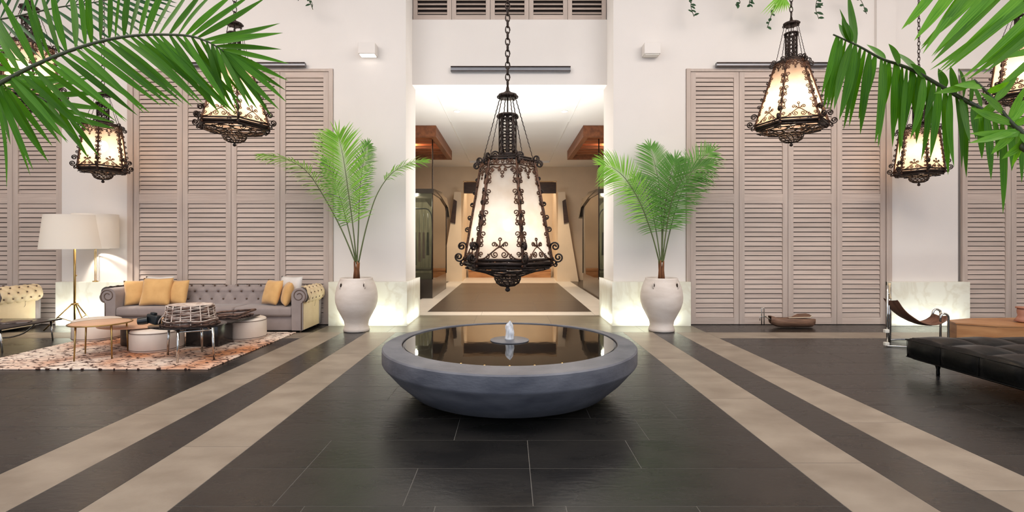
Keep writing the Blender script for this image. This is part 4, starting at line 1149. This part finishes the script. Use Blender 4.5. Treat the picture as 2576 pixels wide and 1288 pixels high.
# front table with chrome legs
tl = [(-3.97, 5.90), (-3.64, 6.08), (-4.39, 6.34), (-4.06, 6.52)]
t = thing('metal_side_table', (-4.0, 6.2, .017), 'dark topped side table on chrome legs, carrying the woven basket', 'table')
build('table_top', MB().lathe([(.01, .395), (.36, .395), (.385, .402), (.385, .412), (.36, .418), (.01, .418)], 40, (-4.06, 6.24, .017), sx=1.15, sy=.95), 'dark_slab', t, 'auto')
for (x, y) in tl:
    build('leg', MB().tube([(x, y, .017), (x+(-4.02-x)*.06, y+(6.21-y)*.06, .41)], [.013, .017], 8), 'chrome', t, True)
ap = MB()
for a, b_ in ((0, 1), (0, 2), (2, 3), (1, 3)):
    A, B_ = Vector((*tl[a], .385)), Vector((*tl[b_], .385)); C0 = Vector((-4.02, 6.21, .385)); A = A.lerp(C0, .06); B_ = B_.lerp(C0, .06); ap.tube([A, B_], .012, 6)
build('apron', ap, 'chrome', t, True)
# big dark low table with black cube base behind
t = thing('dark_coffee_table', (-4.25, 7.15, .017), 'low dark glass table on a black cube base, behind the basket', 'table')
build('table_top', MB().rbox(-4.30, 7.12, .36, 1.0, .8, .022, .008, 2), 'dark_slab', t, 'auto')
build('base', MB().rbox(-4.25, 7.0, .183, .45, .36, .33, .01, 2), 'dark_slab', t, 'auto')
tr = thing('rattan_tray', (-4.05, 7.25, .372), 'brown rattan tray on the dark low table, right of the basket', 'tray')
m = MB()
for i in range(7):
    m.tube([(-4.35+.0*i, 7.02+.07*i, .380+.004*(i % 2)), (-3.86, 7.02+.07*i, .384+.004*(i % 2))], .012, 6)
build('woven_base', m, 'rattan', tr, True)
build('rim', MB().tube([(-4.37, 7.0, .40), (-3.84, 7.0, .43), (-3.84, 7.46, .45), (-4.37, 7.46, .41)], .016, 6, closed=True), 'rattan', tr, True)
# woven basket
bx, by, bz = -4.02, 6.22, .435
t = thing('woven_basket', (bx, by, bz), 'open wicker basket of brown and cream bands standing on the chrome legged table', 'basket')
for i in range(8):
    z = bz+.018+i*.028; rr = .285-.004*i*(1 if i > 1 else -4)
    m = MB().tube([(bx+rr*(1.02+.02*math.sin(3*a+i))*math.cos(a), by+rr*.82*math.sin(a), z+.008*math.sin(5*a+i*2)) for a in [2*PI*j/40 for j in range(40)]], .013, 6, closed=True)
    build('band', m, 'rattan' if i % 2 else 'rattan', t, True)
    m = MB().tube([(bx+(rr+.006)*(1.02+.02*math.sin(3*a+i))*math.cos(a), by+(rr+.006)*.82*math.sin(a), z+.017+.008*math.sin(5*a+i*2)) for a in [2*PI*j/40 for j in range(40)]], .006, 5, closed=True)
    build('band', m, 'rattan_light', t, True, label='cream coloured thin band')
for j in range(16):
    a = 2*PI*j/16+.1
    build('stake', MB().tube([(bx+(.30-.035*k/5)*math.cos(a), by+(.30-.035*k/5)*.82*math.sin(a), bz+.012+.232*k/5) for k in range(6)], .007, 5), 'rattan_light', t, True, label='cream upright stake')
build('floor_plate', MB().lathe([(.01, .001), (.33, .001), (.335, .012), (.01, .012)], 32, (bx, by, bz), sx=1.05, sy=.8), 'rattan', t)
build('lid_plate', MB().lathe([(.01, .243), (.20, .246), (.25, .241), (.25, .248), (.01, .255)], 32, (bx, by, bz), sx=1.05, sy=.8), 'rattan_light', t)
# camera leaning on the basket
cx0, cy0, cz0 = -4.36, 6.05, .436
t = thing('camera', (cx0, cy0, cz0), 'black camera leaning against the left side of the basket', 'camera', rz=0)
M_ = Matrix.Rotation(.18, 3, 'Y') @ Matrix.Rotation(-.3, 3, 'Z')
build('camera_body', MB().rbox(cx0+.0, cy0, cz0+.085, .17, .08, .11, .015, 3, M_), 'camera_black', t, 'auto')
build('lens', MB().tube([(cx0-.06, cy0-.02, cz0+.075), (cx0-.10, cy0-.04, cz0+.070), (cx0-.15, cy0-.06, cz0+.064)], [.045, .046, .040], 16), 'camera_black', t, 'auto')
build('viewfinder', MB().rbox(cx0+.0, cy0, cz0+.152, .06, .05, .03, .008, 2, M_), 'camera_black', t, 'auto')
build('strap', MB().tube(bez([(cx0+.06, cy0-.02, cz0+.02), (cx0+.10, cy0-.03, cz0+.09), (cx0+.16, cy0-.02, cz0+.16)], 10), .008, 5), 'rattan_light', t, True, label='cream strap')

# left table with magazines
t = thing('glass_coffee_table', (-7.45, 6.85, 0), 'low dark topped table on bent chrome legs at the left edge of the picture', 'table')
build('table_top', MB().rbox(-7.45, 6.95, .315, 1.5, .9, .02, .008, 2), 'dark_slab', t, 'auto')
for (x, y) in ((-6.73, 6.55), (-8.1, 6.55), (-6.80, 7.35), (-8.1, 7.35)):
    build('leg', MB().tube([(x, y, 0), (x-.03, y, .305)], [.009, .014], 8), 'chrome', t, True)
for y in (6.58, 7.32):
    build('brace', MB().tube(bez([(-8.0, y, .30), (-7.75, y, .12), (-7.5, y, .05), (-7.2, y, .12), (-7.0, y, .30)], 16), .012, 6), 'chrome', t, True)
for i, (x, y, a, z, lb) in enumerate(((-7.7, 6.8, .3, 0, 'open dark magazine lying nearest the picture edge on the left table'), (-7.25, 6.85, -.2, 0, 'magazine in the middle of the left table'),
                                      (-6.98, 7.0, .5, 0, 'small dark magazine at the right end of the left table'), (-7.35, 6.95, .7, .016, 'crumpled magazine lying on top of the others on the left table'))):
    t = thing('magazine', (x, y, .326+z), lb, 'magazine', 'magazines on the left table', a)
    build('pages', MB().rbox(0, 0, .006, .27, .20, .008, .001, 1), 'paper', t, world=False)
    build('cover', MB().add([(-.14, -.105, .012), (0, -.105, .020), (.14, -.105, .012), (-.14, .105, .012), (0, .105, .024), (.14, .105, .013), (-.14, -.105, .010), (0, -.105, .018), (.14, -.105, .010), (-.14, .105, .010), (0, .105, .022), (.14, .105, .011)],
          [(0, 1, 4, 3), (1, 2, 5, 4), (6, 9, 10, 7), (7, 10, 11, 8), (0, 6, 7, 1), (1, 7, 8, 2), (3, 4, 10, 9), (4, 5, 11, 10), (0, 3, 9, 6), (2, 8, 11, 5)]), 'magazine', t, world=False)

# ------------------------------------------------------------------ lamps
def shade(o, x, y, z0, h, rb_, rt_):
    build('lamp_shade', MB().lathe([(rb_, z0), (rt_, z0+h), (rt_-.006, z0+h), (rb_-.006, z0)], 48, (x, y, 0), capb=False, capt=False), 'shade_fabric', o, 'auto')
    build('top_diffuser', MB().lathe([(.01, z0+h-.03), (rt_-.008, z0+h-.03)], 40, (x, y, 0), capb=False, capt=False), 'shade_fabric', o, True)
lx, ly = P(188, 0, 8.25).x, 8.25
t = thing('tripod_floor_lamp', (lx, ly, 0), 'floor lamp with large white drum shade on a brass pole with tripod feet', 'floor lamp')
shade(t, lx, ly, P(0, 626, ly).z, .56, .452, .395)
build('pole', MB().tube([(lx, ly, .10), (lx, ly, 1.62)], .017, 10), 'brass', t, True)
zt = P(0, 765, ly).z
build('hub', MB().lathe([(.02, zt-.02), (.05, zt-.01), (.05, zt+.01), (.02, zt+.02)], 12, (lx, ly, 0)), 'brass', t, True)
for a in (200, 330, 85):
    a = math.radians(a); fx, fy = lx+.43*math.cos(a), ly+.36*math.sin(a)
    build('leg', MB().tube([(lx+.04*math.cos(a), ly+.04*math.sin(a), zt), (fx, fy, .012)], .010, 8), 'brass', t, True)
    A = Vector((lx, ly, .13)); B_ = Vector((lx+.2*math.cos(a), ly+.2*math.sin(a), .18+.0)).lerp(Vector((fx, fy, .012)), .0)
    B_ = Vector((lx+.04*math.cos(a), ly+.04*math.sin(a), zt)).lerp(Vector((fx, fy, .012)), .5)
    build('brace', MB().tube([A, B_], .007, 6), 'brass', t, True)
build('pull_switch', MB().sphere((lx+.035, ly-.01, P(0, 693, ly).z), .012, 8, 5).tube([(lx, ly, P(0, 693, ly).z), (lx+.035, ly-.01, P(0, 693, ly).z)], .004, 5), 'brass', t, True)
build('bulb', MB().sphere((lx, ly, 1.62), .05, 12, 8), 'bulb_dim', t, True)
lamp('floor_lamp_light', 'POINT', (lx, ly, 1.75), 75, (1, .9, .78), .04)
lx2, ly2 = P(240, 0, 8.72).x, 8.72; sx2 = P(240, 0, 8.44).x
t = thing('plinth_lamp', (lx2, ly2, .77), 'white shaded lamp on a thin twin stem, on the marble ledge behind the tripod lamp', 'lamp')
shade(t, sx2, 8.44, P(0, 625, 8.44).z, .585, .325, .318)
for dx in (-.012, .012):
    build('stem', MB().tube([(lx2+dx, ly2, .79), (lx2+dx, ly2, 1.30), ((lx2+sx2)/2+dx, 8.58, 1.40), (sx2+dx, 8.44, 1.46)], .006, 6), 'brass', t, True)
build('base', MB().lathe([(.045, .771), (.045, .785), (.02, .79)], 20, (lx2, ly2, 0)), 'brass', t, True)
build('bulb', MB().sphere((sx2, 8.44, 1.62), .045, 12, 8), 'bulb_dim', t, True)
build('arm', MB().tube([(sx2, 8.44, 1.44), (sx2, 8.44, 1.58)], .012, 8), 'brass', t, True)
lamp('plinth_lamp_light', 'POINT', (sx2, 8.44, 1.75), 16, (1, .9, .78), .04)

# ------------------------------------------------------------------ right side: daybed, sling chair, wood table, boat
DX0, DX1, DY0, DY1, ZB, ZT = 4.53, 6.40, 3.05, 5.62, .155, .405
t = thing('leather_daybed', (5.4, 4.3, 0), 'low black leather daybed with deep square tufting at the right edge', 'daybed')
vs = []; fs = []; cell = .43
m = MB(); nx, ny = 60, 84
def bed(u, v):
    x = DX0+(DX1-DX0)*u; y = DY1-(DY1-DY0)*v
    return x, y
NXC = 4; NYC = 6
def puff(u, v):
    a = abs(math.sin(PI*u*NXC)); b_ = abs(math.sin(PI*v*NYC))
    return (a**.45)*(b_**.45)
for i in range(nx+1):
    for j in range(ny+1):
        u, v = i/nx, j/ny; x, y = bed(u, v)
        k = puff(u, v); kk = noise.noise(Vector((x*5, y*5, 0)))*.006
        edge = min(u, 1-u)*(DX1-DX0); edge2 = min(v, 1-v)*(DY1-DY0); e = min(edge, edge2)
        z = ZT+.014-.075*(1-k)+kk
        if e < .05: z = ZT+.012-.05*(1-max(k, .35))-.045*(1-math.sqrt(max(0, 1-(1-e/.05)**2)))
        vs.append((x, y, z))
for i in range(nx):
    for j in range(ny): q = i*(ny+1)+j; fs.append((q, q+1, q+ny+2, q+ny+1))
m.add(vs, fs)
# sides with vertical seams
loop = [(0, j/ny) for j in range(ny)]+[(i/nx, 1) for i in range(nx)]+[(1, 1-j/ny) for j in range(ny)]+[(1-i/nx, 0) for i in range(nx)]
base = len(m.v); rows = 8
for r_ in range(rows+1):
    tt = r_/rows
    for (u, v) in loop:
        x, y = bed(u, v)
        ph = abs(math.sin(PI*v*NYC)) if u in (0, 1) and 0 < v < 1 else abs(math.sin(PI*u*NXC))
        e = .034*math.sin(PI*min(1, .1+tt))*(min(1, ph*2.5)**.6) + .006*noise.noise(Vector((x*6, y*6, tt*3)))
        ox = (-1 if u == 0 else 1 if u == 1 else 0)*e; oy = (-1 if v == 1 else 1 if v == 0 else 0)*e
        i = min(range(1), key=lambda q: 0)
        zt_ = ZT-.06+.0
        m.v.append(Vector((x+ox, y+oy, (ZT-.045)+(ZB-(ZT-.045))*tt)))
n_ = len(loop)
for r_ in range(rows):
    for k in range(n_): q = (k+1) % n_; m.f.append((base+r_*n_+k, base+r_*n_+q, base+(r_+1)*n_+q, base+(r_+1)*n_+k))
m.box(DX0+.03, DX1-.03, DY0+.03, DY1-.03, ZB-.015, ZB+.03)
build('mattress', m, 'black_leather', t, True)
pm = MB()
for i in range(1):
    pts = []
for j in range(NYC+1):
    y = DY1-(DY1-DY0)*j/NYC
    pm.tube([(DX0-.004, y, ZB+.01), (DX0-.006, y, ZT-.06), (DX0+.03, y, ZT-.04), (DX0+.2, y, ZT-.045), (DX1-.05, y, ZT-.045)], .004, 4)
for i in range(1, NXC):
    x = DX0+(DX1-DX0)*i/NXC
    pm.tube([(x, DY1+.004, ZB+.01), (x, DY1+.006, ZT-.06), (x, DY1-.03, ZT-.04), (x, DY0, ZT-.045)], .004, 4)
pm.tube([(DX0-.012, DY0, ZT-.05), (DX0-.012, DY1+.012, ZT-.05), (DX1, DY1+.012, ZT-.05)], .005, 5)
pm.tube([(DX0-.008, DY0, ZB+.006), (DX0-.008, DY1+.008, ZB+.006), (DX1, DY1+.008, ZB+.006)], .005, 5)
build('seam_piping', pm, 'black_leather', t, True)
for (x, y) in ((4.72, 5.44), (4.68, 4.42), (6.2, 5.4), (6.2, 4.4), (4.68, 3.2)):
    build('leg', MB().lathe([(.016, 0), (.018, .01), (.016, .06), (.026, .10), (.042, .142)], 14, (x, y, 0)), 'black_gloss' if y > 5 else 'chrome', t, True)

# sling chair
t = thing('sling_chair', (5.7, 6.85, 0), 'chrome tube chair with a brown leather sling seat, between the shutters and the daybed', 'chair')
def tube3(name, pts, r, m_, sm=True, n=8, label=None): return build(name, MB().tube(pts, r, n), m_, t, sm, label=label)
a1 = P(2236, 712, 6.92); ft1 = P(2236, 873, 6.92)
tube3('post', [(ft1.x-.02, 6.92, .02), (a1.x-.02, 6.92, .86)], .014, 'chrome')
tube3('post', [(5.46, 7.10, .02), (5.46, 7.10, .80)], .014, 'chrome')
tube3('post', [(5.64, 7.32, .0), (5.64, 7.32, .80)], .014, 'chrome')
tube3('back_rail', [(5.31, 6.92, .74), (5.46, 7.10, .74), (5.64, 7.32, .74)], .012, 'chrome')
for i, z in enumerate((.02, .20)):
    build('foot_pad', MB().rbox(ft1.x-.035, 6.92, z+.02, .06, .05, .05, .008, 2), 'rubber_white', t, label='cream plastic pad')
tube3('floor_runner', bez([(5.27, 6.90, .016), (5.6, 6.82, .016), (6.0, 6.80, .016), (6.15, 6.78, .016)], 12), .012, 'chrome')
tube3('floor_runner', bez([(5.64, 7.32, .016), (5.8, 7.25, .04), (6.15, 7.2, .016)], 12), .012, 'chrome')
def hook(dx, d, ztop, x0):
    X = P(x0, 0, d).x
    return [(X, d, .02), (X, d, ztop-.06)]+[(X-.055+.055*math.cos(a), d, ztop-.055+.055*math.sin(a)) for a in [i*PI/8 for i in range(9)]]+[(X-.11, d, ztop-.11)]
tube3('front_hoop', hook(0, 6.75, P(0, 789, 6.75).z, 2386), .014, 'chrome')
tube3('front_hoop', hook(0, 7.05, P(0, 778, 7.05).z, 2366), .014, 'chrome')
tube3('front_hoop', [(6.13, 6.75, .02), (6.16, 7.05, .02), (6.15, 7.2, .02)], .012, 'chrome')
# leather sling
path = bez([P(2240, 752, 7.0), P(2262, 782, 7.0), P(2298, 806, 7.0), P(2332, 812, 7.0), P(2358, 802, 7.0), P(2364, 790, 7.0)], 30)
vs = []; fs = []; nw = 8
for i, p in enumerate(path):
    for j in range(nw+1):
        v = j/nw; w_ = .13+.02*math.sin(PI*i/(len(path)-1))
        sagv = -.022*math.sin(PI*v)
        vs.append((p.x, p.y-w_+2*w_*v, p.z+sagv+.004*noise.noise(Vector((i*.4, v*5, 0)))))
nn = len(path)*(nw+1)
vs += [(x, y, z-.012) for x, y, z in vs]
for i in range(len(path)-1):
    for j in range(nw):
        q = i*(nw+1)+j; fs.append((q, q+1, q+nw+2, q+nw+1)); fs.append((nn+q, nn+q+nw+1, nn+q+nw+2, nn+q+1))
    for j in (0, nw):
        q = i*(nw+1)+j; fs.append((q, q+nw+1, nn+q+nw+1, nn+q))
build('sling_seat', MB().add(vs, fs), 'sling_leather', t, True, label='brown leather sling')
tube3('strap', bez([P(2240, 752, 6.95), P(2236, 735, 6.95), P(2238, 712, 6.95)], 8), .016, 'tan_tone', label='tan leather strap')
tube3('sling_tie', [P(2364, 790, 7.0), P(2368, 784, 7.05), P(2366, 780, 7.05)], .008, 'rope_cream')

# octagonal wooden table
t = thing('plywood_table', (7.62, 7.15, 0), 'large low honey-coloured faceted wooden table behind the daybed', 'table')
build('body', MB().lathe([(1.23, .0), (1.23, .292)], 10, (7.62, 7.15, 0), a0=math.radians(10), sy=.34), 'ply_wood', t)
build('table_top', MB().lathe([(1.25, .292), (1.25, .310), (.01, .311)], 10, (7.62, 7.15, 0), a0=math.radians(10), sy=.34), 'ply_wood', t)
o = thing('clay_jar', (7.42, 7.05, .312), 'terracotta jar standing on the wooden table at the right edge', 'jar')
jx = P(2574, 0, 7.1).x
o.location = (jx, 7.1, .312); WORLD[o] = Vector(o.location)
build('body', MB().lathe([(.05, 0), (.10, .02), (.075, .06), (.06, .10), (.07, .16), (.065, .20)], 20, (jx, 7.1, .312)), 'terracotta', o, True)
build('rim', MB().lathe([(.05, .20), (.085, .205), (.08, .225), (.05, .228)], 20, (jx, 7.1, .312)), 'terracotta', o, True)

# wooden boat model
bx0 = P(1998, 0, 8.48).x; by0 = 8.52
t = thing('wooden_boat', (bx0, by0, 0), 'small carved brown wooden boat on the floor in front of the right-hand shutters', 'boat')
hull = []; fs = []; nst = 16; nr_ = 8
for i in range(nst+1):
    u = i/nst; x = bx0-.40+.78*u
    wv = .11*math.sin(PI*min(1, .12+u*.80))**.7*(1 if u < .9 else 1-(u-.9)*4); top = .145+.02*(1-u)+(.03 if u < .1 else 0); kl = .004+.07*max(0, (.25-u)/.25)**2+.05*max(0, (u-.9)/.1)**2
    for j in range(nr_+1):
        a = PI*j/nr_; hull.append((x-(.08*(1-u)*math.sin(a)*0), by0-wv*math.cos(a), top-(top-kl)*math.sin(a)**.7))
for i in range(nst):
    for j in range(nr_): q = i*(nr_+1)+j; fs.append((q, q+1, q+nr_+2, q+nr_+1))
for i in range(nst): fs.append((i*(nr_+1), i*(nr_+1)+nr_, (i+1)*(nr_+1)+nr_, (i+1)*(nr_+1)))
build('hull', MB().add(hull, fs), 'boat_wood', t, True)
sl_ = [(bx0-.10, .165), (bx0+.0, .175), (bx0+.10, .225), (bx0+.25, .235), (bx0+.30, .20), (bx0+.27, .175), (bx0+.0, .165)]
build('deck_house', MB().prism(sl_, by0-.05, by0+.05, 'y'), 'boat_wood', t)
build('deck_edge', MB().tube([(bx0-.1, by0-.055, .17), (bx0+.26, by0-.055, .178), (bx0+.30, by0-.05, .20)], .008, 5), 'rope_cream', t, True)
bp = P(1922, 0, 8.45).x
build('bowsprit', MB().tube([(bx0-.38, by0, .13), (bx0-.50, by0-.01, .20), (bp+.02, by0-.03, .22)], .011, 6), 'rope_cream', t, True)
m = MB()
for dx in (-.02, .022): m.tube([(bp+dx, by0-.03, .04), (bp+dx, by0-.03, .33), (bp+dx*.2, by0-.03, .345)], .009, 6)
m.tube([(bp-.05, by0-.03, .12), (bp-.05, by0-.03, .19), (bp+.06, by0-.03, .19)], .007, 5)
build('anchor_post', m, 'chrome', t, True)

# ------------------------------------------------------------------ passage furnishings
for s, side in ((-1, 'left'), (1, 'right')):
    f = (lambda v: v*s)
    # pergola frame on the ceiling
    t = thing('wooden_ceiling_frame', (2.9*s, 14.3, 4.17), 'brown slatted timber frame under the passage ceiling, %s side' % side, 'ceiling frame', 'timber ceiling frames')
    def bxs(x0, x1, y0, y1, z0, z1): a, b_ = sorted((x0*s, x1*s)); return MB().box(a, b_, y0, y1, z0, z1)
    build('beam', bxs(1.88, 2.02, 12.6, 16.1, 4.17, 4.455), 'pergola_wood', t)
    build('beam', bxs(3.70, 3.84, 12.6, 16.1, 4.17, 4.455), 'pergola_wood', t)
    build('beam', bxs(2.02, 3.70, 12.6, 12.74, 4.17, 4.455), 'pergola_wood', t)
    build('beam', bxs(2.02, 3.70, 15.96, 16.1, 4.17, 4.455), 'pergola_wood', t)
    for i in range(7):
        y = 12.95+i*.42
        build('slat', bxs(2.03, 3.69, y, y+.09, 4.25, 4.38), 'pergola_slat', t, origin=(2.86*s, y, 4.3))
    # tall glass display case
    t = thing('display_case', (2.75*s, 14.4, 0), 'tall glass display case on a dark base, %s side of the passage' % side, 'display case', 'glass display cases')
    xi = 2.03 if s < 0 else 2.35
    build('base', bxs(xi, 3.5, 13.0, 15.8, 0, .50), 'vitrine_dark', t)
    build('top_slab', bxs(xi-.03, 3.55, 12.95, 15.85, 2.76, 2.88), 'vitrine_dark', t)
    build('canopy', MB().prism([(13.0, 2.88), (14.4, 2.94), (15.9, 2.72), (16.4, 2.40), (16.5, 2.28), (16.3, 2.32), (15.9, 2.60), (14.4, 2.80)], *sorted(((xi-.05)*s, (xi+.5)*s)), axis='x'), 'vitrine_dark', t)
    build('glass_panel', bxs(xi, xi+.012, 13.0, 15.8, .50, 2.76), 'clear_glass', t)
    build('glass_panel', bxs(xi+.012, 3.5, 13.0, 13.012, .50, 2.76), 'clear_glass', t)
    build('back_panel', bxs(3.45, 3.5, 13.02, 15.8, .50, 2.76), 'vitrine_back', t)
    build('back_panel', bxs(xi+.02, 3.45, 15.75, 15.8, .50, 2.76), 'vitrine_back', t)
    for (x, y) in ((xi, 13.0), (xi, 15.8), (2.75, 13.0)):
        build('post', MB().tube([(x*s, y, .5), (x*s, y, 4.2 if y < 14 else 2.8)], .016, 6), 'iron_dark', t, True)
    build('shelf', bxs(xi+.08, 3.4, 13.2, 14.2, .72, .75), 'vitrine_dark', t)
    # things on show: a hanging rail with garments
    g_ = thing('garment_rail', ((xi+.45)*s, 13.6, .5), 'metal rail inside the %s display case with pale garments hanging' % side, 'clothes rail', 'garment rails in the display cases')
    X0 = (xi+.12)*s; X1 = (xi+.8)*s
    build('rail', MB().tube(bez([(X0, 13.6, .75), (X0, 13.6, 2.2), ((X0+X1)/2, 13.6, 2.4), (X1, 13.6, 2.2), (X1, 13.6, .75)], 24), .016, 6), 'steel_rail', g_, True)
    for i in range(5):
        x = X0+(X1-X0)*(.15+.17*i)
        vs = []; fs = []
        for a_ in range(6):
            for b_ in range(7):
                vs.append((x+.05*s*(a_/5-.5)*(1+.5*(b_/6)), 13.6+.02*math.sin(a_*2+i), 1.75-.9*b_/6*(.7+.1*i)))
        for a_ in range(5):
            for b_ in range(6): q = a_*7+b_; fs.append((q, q+1, q+8, q+7))
        nv = len(vs); vs += [(x_, y_+.012, z_) for x_, y_, z_ in vs]; fs += [tuple(nv+q for q in reversed(f_)) for f_ in fs]
        build('garment', MB().add(vs, fs), 'cloth_pink' if i in (1, 2) else 'cloth_grey', g_, True)
        build('hanger', MB().tube([(x, 13.6, 1.74), (x, 13.6, 2.28)], .005, 4), 'steel_rail', g_, True)
for s in (-1, 1):
    px = 1150 if s < 0 else 1420
    c = P(px, 285.5, 11.4)
    t = thing('recessed_downlight', (c.x, 11.4, 4.49), 'small round recessed downlight in the passage ceiling, %s of the chandelier rods' % ('left' if s < 0 else 'right'), 'downlight', 'passage downlights')
    build('trim_ring', MB().lathe([(.07, 4.488), (.085, 4.490), (.085, 4.499), (.07, 4.499)], 24, (c.x, 11.4, 0), capb=False, capt=False), 'ceiling_white', t)
    build('lens', MB().lathe([(.01, 4.492), (.068, 4.492)], 24, (c.x, 11.4, 0), capb=False, capt=False), 'downlight_glow', t)
